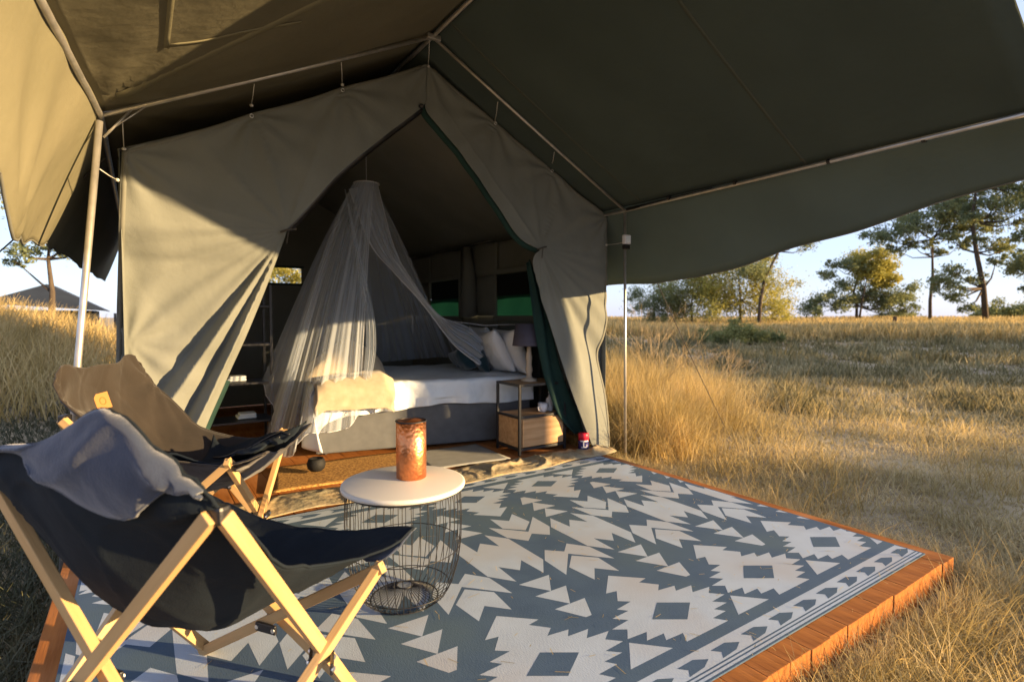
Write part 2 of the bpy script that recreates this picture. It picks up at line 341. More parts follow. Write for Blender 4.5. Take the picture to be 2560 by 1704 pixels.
# skirts
HR=[(4.02,.74,1.99),(4.02,1.0,1.95),(4.02,1.33,1.89),(4.0,1.8,1.78),(4.0,2.26,1.70),(4.0,2.62,1.615),(4.0,3.03,1.545),(4.0,3.5,1.525),(4.0,4.1,1.53),(4.0,6,1.50),(4.0,8.7,1.5)]
def interpY(P,y):
    P=np.array(P); return tuple(np.interp(y,P[:,1],P[:,k]) for k in range(3))
def skR(u,v):
    y=YF+(YB-YF)*v; h=interpY(HR,y); t=u
    x=XR+(h[0]-XR)*t; z=ZRr+.036+(h[2]-ZRr-.036)*t+.03*math.sin(math.pi*t)
    return (x,y,z+.006*math.sin(7*y+5*t)*t)
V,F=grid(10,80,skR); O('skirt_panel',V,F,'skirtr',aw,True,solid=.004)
HL=[(-.78,.74,1.95),(-.60,1.3,1.85),(-.46,1.9,1.74),(-.35,2.33,1.65),(-.38,2.63,1.49),(-.42,3.32,1.545),(-.45,4.16,1.62),(-.45,5.1,1.66),(-.42,5.9,1.64),(-.36,8.7,1.66)]
def skL(u,v):
    y=YF+(YB-YF)*v; h=interpY(HL,y); xl,zl=lrail(y); t=u
    x=xl+(h[0]-xl)*t; z=zl+.03+(h[2]-zl-.03)*t
    dd=math.hypot(y-2.63,z-1.49); a=math.atan2(z-1.49,y-2.63)
    x+=.012*math.sin(9*a)*math.exp(-dd*1.2)*min(1,dd*5)+.012*math.sin(4.3*y+3*t)*t
    return (x,y,z+.012*math.sin(11*y)*t*(1 if y<5 else .3))
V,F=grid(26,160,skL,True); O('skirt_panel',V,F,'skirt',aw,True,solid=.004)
strip([skL(t,(3.3-.05-YF)/(YB-YF)+.012*t) for t in np.linspace(.05,1,12)],.018,(0,1,0),'seam','skirt_tie',aw)
for fn in (skR,skL):
    V,F=tube([fn(1,v) for v in np.linspace(0,1,160)],.006,6); O('rope_hem',V,F,'cseam',aw,True)
# tubes
def T(name,pts,r,m='metal',parent=aw,n=10): V,F=tube(pts,r,n); return O(name,V,F,m,parent,True)
T('pole',[(-.36,YP,-.16),(-.262,YP,.992),(XL-.005,YP,ZL-.03)],.0165)
T('pole',[(3.606,3.5,-.02),(3.60,YP,1.0),(XR,YP,ZRr-.02)],.0125)
T('gable_rail',[(XL,YP,ZL),(.8,YP,ZL+(ZC-ZL)*.507-.006),(XC,YP,ZC)],.0125)
T('gable_rail',[(XC,YP,ZC),(2.65,YP,ZC+(ZRr-ZC)*.5-.006),(XR,YP,ZRr)],.0115)
xl0,zl0=lrail(.8)
T('eave_rail',[(xl0,.8,zl0),(XL,YP,ZL),(XL,8.6,ZL)],.0145)
T('eave_rail',[(3.53,.8,2.17),(3.56,2.2,2.155),(XR,YP,ZRr),(XR,8.6,ZRr)],.0125)
T('ridge_rail',[(XC-.01,.8,ZC),(XC,YP,ZC),(XC,8.6,ZC)],.0135)
for yy in (1.25,1.75,2.4,3.0): # dark ties on the right eave rail
    V,F=tube([(3.545+.01*(yy-1.2),yy-.01,2.163),(3.545+.01*(yy-1.2),yy+.01,2.163)],.017,8); O('rail_tie',V,F,'plastic',aw)
for y0,y1 in ((2.6,3.48),): T('rail_sleeve',[(XR-.008,y0,2.157),(XR,y1,2.147)],.016,'plastic')
# apex clamp and corner bracket
V,F=box((XC,YP-.02,ZC-.012),(.10,.03,.035),.006); O('ridge_clamp',V,F,'metal',aw)
T('corner_brace',[(XL+.13,YP,ZL+.055),(XL+.01,YP-.005,ZL-.11)],.006)
T('corner_brace',[(XL+.20,YP,ZL+.09),(XL+.03,YP-.005,ZL-.075)],.004)
# guy ropes
def rope(name,a,b,label,r=.004,m='dcord',sag=.02):
    a=Vector(a);b=Vector(b); P=[a.lerp(b,t)+Vector((0,0,-sag*math.sin(math.pi*t))) for t in np.linspace(0,1,9)]
    V,F=tube(P,r,6); o=O(name,V,F,m,None,True); return tag(o,label,'rope')
rope('guy_rope',(-.35,2.33,1.65),(-1.75,3.6,-.15),'dark guy rope from the drooping left skirt corner down to the grass',.004)
rope('guy_rope',(-.14,3.9,2.1),(-2.9,8.6,.1),'thin guy rope crossing the sky beside the left pole towards the far tent',.005)
rope('guy_rope',(4.0,3.5,1.53),(5.35,3.62,-.12),'dark guy rope slanting into the straw right of the tall grass',.004)

# ------------------------------------------------------------------ tent body
tent=E('safari_tent',(1.75,5.8,0),'sage canvas safari tent with its door flaps tied back','tent')
YT=3.76; TX0,TX1,TXC=-.06,3.615,1.79; TZ0,TZ1,TZC=2.125,2.135,3.055; YE=8.2
KL=(.80,1.76); KR=(2.835,1.79)
def topz(x): return TZC+(TZ0-TZC)*(TXC-x)/(TXC-TX0) if x<TXC else TZC+(TZ1-TZC)*(x-TXC)/(TX1-TXC)
HC=[.60,1.165,1.80,2.378,2.951]
def sagtop(x): # the canvas sags a little between hanging cords
    s=0
    return topz(x)-.010*abs(math.sin(math.pi*(x-.6)/.585))
def fold(x,z,k,pw):
    dx,dz=x-k[0],z-k[1]; d=math.hypot(dx,dz); a=math.atan2(dx,-dz); return d,a
def leftwall(u,v):
    # v 0 top..1 floor ; u 0 outer corner..1 door edge
    if v<.42:
        t=v/.42; ex,ez=cr([(TXC,2.80),(1.735,2.723),(1.42,2.44),(1.13,2.16),(.92,1.905),(.80,1.77)],max(0,min(1,t)))
    else:
        t=(v-.42)/.58; ex,ez=cr([(.80,1.77),(.765,1.66),(.60,1.2),(.33,.57),(.12,-.01)],t)
    # outer boundary: along the gable from the peak to the eave, then down the corner
    if v<.42:
        t=v/.42; ox=TXC+(TX0-TXC)*min(1,t*1.0); oz=sagtop(ox)
    else:
        t=(v-.42)/.58; ox=TX0-.07*t+.03*math.sin(math.pi*t*2)*0; oz=TZ0*(1-t)
        ox+= .02*math.sin(math.pi*t)*-1
    x=ox+(ex-ox)*u; z=oz+(ez-oz)*u
    d,a=fold(x,z,KL,1); y=YT
    if z<KL[1]:
        def pl(c,w,A): # a sharp overlapping pleat: rises slowly, falls away steeply
            q=(a-c)/w; return A*(max(0,1+q*3.4) if q<0 else max(0,1-q)**1.2)
        g_=min(1,d*1.15)*min(1,max(0,(KL[1]-z)/.22))**1.5
        y-=g_*(pl(-.565,.17,.15)+pl(-.425,.15,.17)); y+=.12*g_
        y+=.006*math.sin(a*31+1)*min(1,d*3)
    else:
        y+=.030*(abs(math.sin(a*5.5+.3))**.45-.7)*math.exp(-d*1.1)*min(1,d*6)*min(1,(z-KL[1])/.15)
    for hx in HC+[TX0]:
        hd=math.hypot(x-hx,z-topz(hx)); ha=math.atan2(x-hx,topz(hx)-z); y+=.013*math.cos(ha*11)*math.exp(-hd*2.6)*min(1,hd*9)
    hd=math.hypot(x-TX0,z-1.05); ha=math.atan2(x-TX0,z-1.05); y+=.012*math.cos(ha*10)*math.exp(-hd*1.6)*min(1,hd*6)
    y+=.03*(1-u)*max(0,1-abs(z-1.0))*0
    return (x,y,z)
V,F=grid(110,170,leftwall); O('door_flap',V,F,'canvas',tent,True,solid=.003)
def rightwall(u,v):
    # u 0 door edge .. 1 outer corner
    if v<.42:
        t=v/.42; ex,ez=cr([(TXC,2.80),(1.80,2.70),(2.07,2.46),(2.38,2.13),(2.62,1.86),(2.835,1.775)],t)
        ox=TXC+(TX1-TXC)*t; oz=sagtop(ox)
    else:
        t=(v-.42)/.58; ex,ez=cr([(2.835,1.775),(2.76,1.64),(2.93,1.15),(3.13,.60),(3.35,.10),(3.42,-.01)],t)
        ox,oz=cr([(TX1,TZ1),(3.62,1.9),(3.615,1.42),(3.60,1.1),(3.515,.86),(3.58,.5),(3.61,.2),(3.60,-.02)],t)
    x=ex+(ox-ex)*u; z=ez+(oz-ez)*u
    d,a=fold(x,z,KR,1); y=YT
    if z<KR[1]:
        gz=min(1,max(0,KR[1]-z)/.2); y+=gz*(.030*math.sin(a*12+.5)*min(1,d*1.4)*math.exp(-((a-.38)/.5)**2)-.04*min(1,d)*math.exp(-((a-.3)/.3)**2))
        y+=.006*math.sin(a*33)*min(1,d*3)
    else: y+=.030*(abs(math.sin(a*5.5+.6))**.45-.7)*math.exp(-d*1.1)*min(1,d*6)*min(1,max(0,z-KR[1])/.15)
    for hx in HC+[TX1]:
        hd=math.hypot(x-hx,z-topz(hx)); ha=math.atan2(x-hx,topz(hx)-z); y+=.013*math.cos(ha*11)*math.exp(-hd*2.6)*min(1,hd*9)
    return (x,y,z)
V,F=grid(90,170,rightwall); O('door_flap',V,F,'canvas',tent,True,solid=.003)
# dark edge trims of the door opening
def edgestrip(fn,u,v0,v1,off,m,name,wd=.05,n=60):
    V=[];F=[]
    for k in range(n+1):
        v=v0+(v1-v0)*k/n; p=Vector(fn(u,v)); p2=Vector(fn(u,min(1,v+.01)))-p; t_=p2.normalized() if p2.length>1e-5 else Vector((0,0,-1))
        nrm=Vector((t_.z,0,-t_.x)).normalized()*off
        V+=[p+Vector((0,.012,0))-nrm*.2,p+Vector((0,.035,0))+nrm]
    for k in range(n): F.append([2*k,2*k+1,2*k+3,2*k+2])
    return O(name,V,F,m,tent,True,solid=.003)
edgestrip(leftwall,1,.0,.42,-.03,'plastic','door_zip'); edgestrip(leftwall,1,.80,1,-.03,'trim','door_trim')
edgestrip(rightwall,0,.0,.42,.035,'trim','door_trim')
# stitched seams and hems on the tent front
for fn,us in ((leftwall,(.0,)),(rightwall,(1.,))):
    for u_ in us:
        P=[Vector(fn(u_ if u_ not in (0.,1.) else abs(u_-.02),v)) for v in np.linspace(.01,.99,120)]
        V=[];F=[]
        for k,p in enumerate(P):
            t_=(P[min(k+1,119)]-P[max(k-1,0)]).normalized(); n_=Vector((t_.z,0,-t_.x)).normalized()*.011
            V+=[p-n_-Vector((0,.004,0)),p+n_-Vector((0,.004,0))]
        for k in range(119): F.append([2*k,2*k+1,2*k+3,2*k+2])
        O('stitched_seam',V,F,'cseam',tent,True,solid=.0015)
for (hx,hz) in [(h_,sagtop(h_)-.018) for h_ in HC if h_!=1.80]:
    V,F=tube([(hx+.011*math.cos(a),YT-.014,hz+.011*math.sin(a)) for a in np.linspace(0,2*math.pi,13)],.003,5,False); O('eyelet',V,F,'screw',tent,True)
# inner green lining flap that hangs inside the right door edge
def lining(u,v):
    p=cr([(2.76,1.66),(2.84,1.2),(2.90,.9),(2.97,.62),(3.10,.32),(3.30,.12)],v); q=cr([(2.80,1.70),(3.0,1.2),(3.1,.8),(3.24,.5),(3.38,.3),(3.44,.12)],v)
    x=p[0]+(q[0]-p[0])*u; z=p[1]+(q[1]-p[1])*u; return (x,YT+.09+.02*math.sin(u*9+v*5),z)
V,F=grid(12,40,lining); O('lining_flap',V,F,'trim',tent,True,solid=.003)
for xa,xb,yo in ((3.36,3.625,.075),(-.085,.1,.22)):
    V,F=grid(6,20,lambda u,v:(xa+(xb-xa)*u,YT+yo+.01*math.sin(v*9+u*4),2.12*v)); O('light_stop_panel',V,F,'canvas',tent,True,solid=.003)  # panels added behind the corners to block leaking sun
# knots / toggles
for k,(kx,kz) in enumerate((KL,KR)):
    V,F=tube([(kx-.05,YT-.03,kz-.02),(kx,YT-.045,kz),(kx+.05,YT-.02,kz+.01)],.007,6); O('tie_loop',V,F,'dcord',tent)
    V,F=tube([(kx,YT-.04,kz),(kx-.015,YT-.045,kz-.09)],.004,5); O('tie_loop',V,F,'dcord',tent)
V,F=lathe([(.018,-.012),(.022,0),(.014,.012)],10,(1.735,YT-.02,2.735)); O('apex_toggle',V,F,'plastic',tent)
# side, back walls and inner roof
def wallx(x0,holes,name,outn):
    # X-constant wall with rectangular openings (y0,y1,z0,z1)
    ys=sorted({YT+.02,YE}|{h[0] for h in holes}|{h[1] for h in holes}); zs=sorted({0.,2.13}|{h[2] for h in holes}|{h[3] for h in holes})
    V=[];F=[]
    for a in range(len(ys)-1):
        for b in range(len(zs)-1):
            if any(abs(ys[a]-h[0])<1e-6 and abs(zs[b]-h[2])<1e-6 for h in holes): continue
            n=14; nz=6
            g,f=grid(n,nz,lambda u,v:(x0+.015*math.sin((ys[a]+(ys[a+1]-ys[a])*u)*5)+.008*math.sin(zs[b]*3+v),ys[a]+(ys[a+1]-ys[a])*u,zs[b]+(zs[b+1]-zs[b])*v))
            k=len(V); V+=g; F+=[[i+k for i in q] for q in f]
    return O(name,V,F,'canvas',tent,True,solid=.003)
hol=[(4.78,5.66,1.22,1.72),(6.6,7.5,1.22,1.72)]
wallx(3.62,hol,'side_wall',1); wallx(-.08,[],'side_wall',-1)
for h in hol:
    wr=E('window',(3.62,(h[0]+h[1])/2,h[2]),None,None); wr.parent=tent; wr.matrix_parent_inverse=WM(tent).inverted()
    V,F=grid(10,8,lambda u,v:(3.628+.006*math.sin(u*8),h[0]-.05+(h[1]-h[0]+.1)*u,h[2]+(1.46-h[2])*v)); O('green_pane',V,F,'green',wr,True)
    V,F=grid(2,2,lambda u,v:(3.64,h[0]-.05+(h[1]-h[0]+.1)*u,1.455+(h[3]-1.455)*v)); O('shaded_pane',V,F,'paneshade',wr)
    V,F=join(box((3.6,(h[0]+h[1])/2,h[3]+.03),(.03,h[1]-h[0]+.1,.06),.008),box((3.6,(h[0]+h[1])/2,h[2]-.03),(.03,h[1]-h[0]+.1,.06),.008),box((3.6,h[0]-.025,(h[2]+h[3])/2),(.03,.05,h[3]-h[2]),.008),box((3.6,h[1]+.025,(h[2]+h[3])/2),(.03,.05,h[3]-h[2]),.008)); O('frame',V,F,'canvas',wr)
# hanging fabric roll between the windows
V,F=tube([(3.5,6.2,2.1),(3.52,6.18,1.7),(3.53,6.2,1.2)],[.05,.09,.12],10); O('hanging_canvas_roll',V,F,'canvas',tent,True)
bh=(1.42,1.92,1.67,1.90); bh2=(2.35,3.2,1.15,1.75)
xs=[-.08,1.42,1.92,3.62]; zs=[0,1.67,1.90,2.13]; V=[];F=[]
for a in range(3):
    for b in range(3):
        if a==1 and b==1: continue
        k=len(V); V+=[(xs[a],YE,zs[b]),(xs[a+1],YE,zs[b]),(xs[a+1],YE,zs[b+1]),(xs[a],YE,zs[b+1])]; F.append([k,k+1,k+2,k+3])
k=len(V); V+=[(-.08,YE,2.13),(3.62,YE,2.13),(TXC,YE,3.05)]; F.append([k,k+1,k+2])
O('back_wall',V,F,'canvas',tent,solid=.004)
V,F=join(box((1.67,YE-.02,1.665),(.56,.03,.03),.004),box((1.67,YE-.02,1.905),(.56,.03,.03),.004)); O('back_window_frame',V,F,'trim',tent)
V,F=grid(10,30,lambda u,v:(TXC+(3.62-TXC)*u,YT+.02+(YE-YT)*v,3.05+(2.13-3.05)*u-.03*math.sin(math.pi*u)-.02*abs(math.sin(v*math.pi*4)))); O('inner_roof',V,F,'canvas',tent,True,solid=.003)
V,F=grid(10,30,lambda u,v:(TXC+(-.08-TXC)*u,YT+.02+(YE-YT)*v,3.05+(2.13-3.05)*u-.03*math.sin(math.pi*u)-.02*abs(math.sin(v*math.pi*4))),True); O('inner_roof',V,F,'canvas',tent,True,solid=.003)
# hanging cords from the awning rail to the tent
CT=[(.579,2.541),(1.083,2.792),(1.69,3.10),(2.247,2.802),(2.785,2.523),(-.05,2.21)]; CB=[(.601,2.505),(1.165,2.76),(1.80,3.04),(2.378,2.75),(2.951,2.49),(-.05,2.13)]
CT+=[(-.15,1.95),(3.60,1.87)]; CB+=[(-.085,1.955),(3.60,1.87)]
for a,b in zip(CT,CB):
    V,F=tube([(a[0],YP,a[1]),((a[0]+b[0])/2,YP+.12,(a[1]+b[1])/2-.004),(b[0],YT,b[1])],.0028,5); O('hanging_cord',V,F,'cord',aw,True)
    V,F=lathe([(.008,-.008),(.012,0),(.008,.008)],8,(b[0],YT-.006,b[1])); O('cord_toggle',V,F,'cord',aw,True)

# solar light box on the right pole
sl=E('pole_light',(3.575,3.47,1.83),'small white square box light strapped to the right awning pole','lamp')
V,F=box((3.573,3.475,1.885),(.075,.04,.082),.01); O('housing',V,F,'white',sl)
V,F=box((3.573,3.452,1.885),(.05,.006,.056),.003); O('lens',V,F,'sheet',sl)
V,F=box((3.578,3.485,1.822),(.062,.04,.04),.006); O('bracket',V,F,'plastic',sl)
# ------------------------------------------------------------------ bed
bed=E('bed',(1.22,4.80,0),'double bed with grey base and white linen inside the tent','bed',rz=math.atan2(-.228,.974))
BL,BW=2.0,1.62
V,F=box((BL/2,BW/2+.02,.21),(BL,BW,.38),.02); O('bed_base',V,F,'bedbase',bed,local=True)
[O('bed_foot',*tube([(x,y,.02),(x,y,.0)],.02,8),'plastic',bed,local=True) for x in (.08,BL-.08) for y in (.1,BW-.08)]
def duvet(u,v):
    # u along length, v across: front hem, top, back hem
    s=v*2.0; x=-.03+(BL+.03)*u
    if v<.16: t=v/.16; y=-.035-.006*math.sin(t*3); hz=.40-.15*math.exp(-max(0,x)/.32); z=hz+(.59-hz)*t; 
    elif v<.24: t=(v-.16)/.08; y=-.035+.05*(1-math.cos(t*math.pi/2)); z=.59+.035*math.sin(t*math.pi/2)
    elif v<.92: t=(v-.24)/.68; y=.015+(BW-.03)*t; z=.625+.012*math.sin(x*4)*math.sin(t*7)
    else: t=(v-.92)/.08; y=BW+.02; z=.625-.2*t
    ed=max(0,1-x/.10); 
    w_=.010*(vn(x*9,y*7+z*11)-.5)+.006*(vn(x*24+3*y,z*20+y*16,3)-.5)
    if v<.24: w_+= .010*math.sin(x*19+2*vn(x*3,1))*max(0,(.62-z)/.2)
    z2=z-(.06*ed*ed)+ (w_ if v>.2 else 0)+(.012*math.sin(x*6+1) if v<.05 else 0)
    return (x+(.02*math.sin(z*9)*ed),y-(w_ if v<.24 else 0)*2,z2)
V,F=grid(110,110,duvet); O('duvet',V,F,'sheet',bed,True,True,solid=.01)
def foot(u,v): # linen falling over the foot end
    y=-.05+(BW+.06)*u; z=.60*(1-v)+.05*v+.03*math.sin(u*9)*v; x=-.03-.05*math.sin(v*1.6)-.03*v*math.sin(u*26)-.015
    if v<.1: x+=.04*(1-v/.1)
    if u<.10: x+=.15*(1-u/.10)*v; y-=.02*math.sin(v*3)
    return (x,y,z)
V,F=grid(80,24,foot); O('bedspread_fall',V,F,'sheet',bed,True,True,solid=.006)
def pillow(name,loc,sx,sz,th,rot,m,label,group,ruff=0):
    def f(sgn):
        def g(u,v):
            a,b=2*u-1,2*v-1; e=(1-abs(a)**2.6)*(1-abs(b)**2.6); y=sgn*th*max(0,e)**.45
            px=a*sx*(1-.09*(1-abs(b)**2)*abs(a)**3*-1-.06*abs(b)**4*0); k=1-.10*(1-b*b)*abs(a)**4; k2=1-.10*(1-a*a)*abs(b)**4
            w_=.010*(vn(a*5+sgn,b*5,sx*9)-.5)*2*e
            return (a*sx*k,y+w_,b*sz*k2)
        return g
    A=grid(22,22,f(1)); B=grid(22,22,f(-1),True); V,F=join(A,B)
    bm=bmesh.new(); vs=[bm.verts.new(v) for v in V]
    for q in F: bm.faces.new([vs[i] for i in q])
    bmesh.ops.remove_doubles(bm,verts=bm.verts,dist=.0006)
    V=[v.co.copy() for v in bm.verts]; bm.verts.index_update(); F=[[v.index for v in f.verts] for f in bm.faces]; bm.free()
    o=O(name,V,F,m,None,True); o.location=loc; o.rotation_euler=rot; return tag(o,label,'pillow',group)
ez=math.atan2(-.228,.974)
def bedp(a,b,c): ca,sa=math.cos(ez),math.sin(ez); return (1.22+a*ca-b*sa,4.80+a*sa+b*ca,c)
P9=ez+math.pi/2
pillow('pillow',bedp(1.90,.30,.86),.33,.24,.085,(R(-20),0,P9),'pillow','white pillow leaning at the bed head, right behind the lamp','pillows on the bed')
pillow('pillow',bedp(1.76,.42,.85),.34,.24,.085,(R(-27),R(4),P9),'pillow','big white pillow in front, beside the large teal cushion','pillows on the bed')
pillow('pillow',bedp(1.90,1.18,.87),.34,.24,.085,(R(-20),0,P9),'pillow','white pillow at the far side of the bed head','pillows on the bed')
pillow('pillow',bedp(1.76,1.08,.84),.33,.23,.08,(R(-30),0,P9),'pillow','white pillow between the teal and the black cushions','pillows on the bed')
pillow('cushion',bedp(1.60,.62,.85),.25,.235,.075,(R(-28),R(-6),P9),'teal','large dark teal cushion leaning on the big white pillow','cushions on the bed')
pillow('cushion',bedp(1.50,.72,.74),.22,.14,.07,(R(-42),R(10),P9),'teal','low dark cushion lying in front of the teal cushion','cushions on the bed')
pillow('cushion',bedp(1.62,1.22,.84),.23,.22,.075,(R(-24),R(4),P9),'teal','dark square cushion at the far side, left of the white pillow','cushions on the bed')
# folded throw hanging over the near corner of the bed foot
th=E('throw_blanket',bedp(.31,.07,.575),'beige fleece throw folded over the foot corner of the bed','blanket',rz=ez)
def thr(off):
    def g(u,v):
        x=-.31+.64*u; 
        if v<.45: t=v/.45; y=-.165-off*.9; z=-.155+.145*t
        elif v<.6: t=(v-.45)/.15; y=-.165-off*.9+ (.05+off)*(1-math.cos(t*math.pi/2)); z=-.01+.045*math.sin(t*math.pi/2)+off*t
        else: t=(v-.6)/.4; y=-.115+.36*t; z=.035+off+.02*math.sin(x*5)
        e=min(1,min(u,1-u)*9); z-= (1-e)*off*.6
        return (x+.012*math.sin(v*11+off*40),y-.012*(vn(x*9,v*6,off*10)-.5),z+.012*(vn(x*9,v*9,2+off*10)-.5))
    return g
for k,of in enumerate((.02,.048,.072)):
    V,F=grid(40,40,thr(of)); O('fold_layer',V,F,'throw',th,True,True,solid=.022)
# rumpled bedding heap behind the throw
def heap(u,v):
    a=u*2-1;b=v*2-1; r=max(0,1-a*a)*max(0,1-b*b); x=.38*a; y=.28*b
    return (x,y,.30*r**.6*(.75+.5*vn(a*2.4,b*2.4,5))+.02*(vn(a*9,b*9,1)-.5)*r)
V,F=grid(40,40,heap); o=O('rumpled_quilt',V,F,'throw',None,True); o.location=bedp(.30,.62,.622); o.rotation_euler=(0,0,ez)
tag(o,'rumpled cream quilt heaped behind the folded beige throw','quilt')

# ------------------------------------------------------------------ mosquito net
net=E('mosquito_net',(1.85,5.3,2.5),'white mosquito net hung from a ring and spread over the bed','net')
RC=Vector((1.85,5.25,2.49))
V,F=tube([RC+Vector((.12*math.cos(a),.12*math.sin(a),0)) for a in np.linspace(0,2*math.pi,25)],.006,6); O('ring',V,F,'netedge',net,True)
V,F=tube([RC,RC+Vector((0,0,.45))],.003,5); O('hanging_cord',V,F,'netedge',net)
V,F=lathe([(.12,0),(.118,.004)],24,RC); O('top_disc',V,F,'net2',net,True)
def drape(top,bot,nf,amp,m,name,seed,nu=150,nv=40,belly=.0,tw=.0):
    def g(u,v):
        a=top[0]+(top[1]-top[0])*u; p=RC+Vector((.12*math.cos(a),.12*math.sin(a),0)); q=Vector([float(k) for k in cr(bot,u)])
        e=v**.85; r=p.lerp(q,e); r.z=p.z+(q.z-p.z)*v
        out=(q-RC); out.z=0; out=out.normalized()
        s=math.sin(u*nf*6.283+2.5*vn(u*5,0,seed)+tw*v); s2=math.sin(u*nf*2.7*6.283+1.3)
        r+=out*(amp*s+amp*.4*s2)*v**.8*(.6+.8*vn(u*7,v*2,seed))+out*(-belly*math.sin(math.pi*v))
        return r
    V,F=grid(nu,nv,g); return O(name,V,F,m,net,True),g
# left front drape down to the foot of the bed and floor
o,g=drape((R(205),R(285)),[(.96,5.5,.62),(.97,5.2,.10),(1.02,4.88,.02),(1.11,4.66,.24),(1.25,4.60,.25),(1.44,4.57,.28),(1.55,4.62,.42)],7,.026,'net','net_panel',1)
V,F=tube([g(u,1) for u in np.linspace(.0,1,80)],.0022,5); O('hem',V,F,'netedge',net,True)
V,F=tube([g(1,v) for v in np.linspace(.0,1,40)],.0022,5); O('hem',V,F,'netedge',net,True)
o,g=drape((R(190),R(150)),[(.97,5.2,.05),(.98,5.5,.02),(1.05,5.9,.02),(1.2,6.3,.10)],7,.03,'net','net_panel',4)
o,g=drape((R(150),R(40)),[(1.2,6.3,.2),(1.9,6.3,.6),(2.9,6.15,.7),(3.1,5.9,.72)],8,.03,'net','net_panel',6)
# the right side swept back in a swag towards the head of the bed
up=[(1.965,5.25,2.49),(2.077,5.15,1.93),(2.215,5.05,1.587),(2.40,4.88,1.242),(2.55,4.78,1.16),(2.66,4.66,1.10),(2.72,4.56,1.0)]
lo=[(1.65,5.16,2.40),(1.784,5.0,1.886),(1.98,4.92,1.62),(2.193,4.83,1.365),(2.412,4.65,.993),(2.53,4.57,.86),(2.65,4.47,.75)]
def swag(u,v):
    a=cr(up,v);b=cr(lo,v); p=Vector(a).lerp(Vector(b),u); p.y+=.03*math.sin(u*22+v*3)*min(1,v*4)-.05*math.sin(math.pi*u); return p
V,F=grid(50,60,swag); O('net_swag',V,F,'net2',net,True)
for u in (0,1,.5):
    V,F=tube([swag(u,v) for v in np.linspace(0,1,50)],.0025 if u!=.5 else .0012,5); O('hem',V,F,'netedge',net,True)
V,F=tube([(2.55,4.78,1.16),(2.80,4.62,1.12),(3.05,4.52,1.13),(3.28,4.46,1.12)],.0025,5); O('hem',V,F,'netedge',net,True)
def swag2(u,v):
    a=cr(lo,v); b=cr([(1.62,5.2,2.4),(1.60,4.9,1.9),(1.62,4.8,1.5),(1.64,4.72,1.2),(1.62,4.66,.9),(1.57,4.62,.6),(1.55,4.62,.42)],v)
    p=Vector(b).lerp(Vector(a),u*.0+.28*u*(1-v*.9)); p.y+=.03*math.sin(u*16)*v; return p
V,F=grid(20,30,swag2); O('net_panel',V,F,'net',net,True)

# ------------------------------------------------------------------ nightstand, lamp and small things
ns=E('nightstand',(2.95,4.03,0),'black metal nightstand with an oak drawer beside the bed','nightstand')
x0,x1,y0,y1=2.70,3.20,3.87,4.22
for (a,b) in ((x0,y0),(x1,y0),(x0,y1),(x1,y1)):
    V,F=box((a,b,.31),(.022,.022,.62),.002); O('leg',V,F,'blackmetal',ns)
for zz in (.609,.330,.050):
    V,F=join(*[box(((x0+x1)/2,b,zz),(x1-x0-.024,.0216,.0216),.002) for b in (y0,y1)],*[box((a,(y0+y1)/2,zz),(.0216,y1-y0-.024,.0216),.002) for a in (x0,x1)]); O('rail',V,F,'blackmetal',ns)
V,F=box(((x0+x1)/2,(y0+y1)/2,.612),(x1-x0-.026,y1-y0-.026,.012),.002); O('table_top',V,F,'oak',ns)
V,F=box(((x0+x1)/2,(y0+y1)/2,.333),(x1-x0-.026,y1-y0-.026,.012),.002); O('shelf',V,F,'oak',ns)
V,F=box(((x0+x1)/2,(y0+y1)/2,.19),(x1-x0-.006,y1-y0-.006,.25),.003); O('drawer',V,F,'oak',ns)
V,F=box(((x0+x1)/2,y0-.006,.19),(x1-x0-.05,.012,.235),.003); O('drawer_front',V,F,'oak',ns)
lp=E('table_lamp',(2.93,4.05,.62),'table lamp with beige stem and grey drum shade on the nightstand','lamp')
V,F=lathe([(.075,0),(.075,.018),(.03,.03),(.022,.06),(.034,.10),(.024,.15),(.03,.22),(.020,.28),(.016,.36)],24,(2.93,4.05,.62)); O('stem',V,F,'lampbase',lp,True)
V=[];F=[];n=36
for k,(r,z) in enumerate([(.152,.945),(.148,.97),(.123,1.14)]):
    for i in range(n): V.append((2.93+r*math.cos(i*2*math.pi/n),4.05+r*math.sin(i*2*math.pi/n),z))
for k in range(2):
    for i in range(n): F.append([k*n+i,k*n+(i+1)%n,(k+1)*n+(i+1)%n,(k+1)*n+i])
O('lamp_shade',V,F,'shade',lp,True,solid=.004)
def ring3(c,r,rr,m,name,parent,n=36): 
    V,F=tube([(c[0]+r*math.cos(a),c[1]+r*math.sin(a),c[2]) for a in np.linspace(0,2*math.pi,n+1)],rr,6,False); return O(name,V,F,m,parent,True)
ring3((2.93,4.05,.946),.152,.003,'shade','shade_rim',lp); ring3((2.93,4.05,1.139),.123,.003,'shade','shade_rim',lp)
cup=E('coffee_cup',(3.03,3.97,.34),'white cup tipped on the nightstand shelf','cup')
V,F=lathe([(.03,0),(.044,.03),(.048,.08),(.044,.08),(.038,.02)],20,(3.03,3.97,.34)); O('cup_body',V,F,'white',cup,True)
V,F=tube([(3.03-.045,3.955,.40),(3.03-.075,3.945,.39),(3.03-.07,3.945,.365),(3.03-.04,3.955,.355)],.006,6); O('handle',V,F,'white',cup,True)
bt=E('pump_bottle',(3.13,4.0,.34),'white pump bottle standing behind the cup on the nightstand shelf','bottle')
V,F=lathe([(.032,0),(.034,.01),(.034,.11),(.012,.125),(.012,.14)],18,(3.13,4.0,.34)); O('bottle_body',V,F,'white',bt,True)
V,F=join(tube([(3.13,4.0,.48),(3.13,4.0,.515)],.009,8),tube([(3.13,4.0,.512),(3.10,3.98,.512)],.006,6)); O('pump_head',V,F,'white',bt)
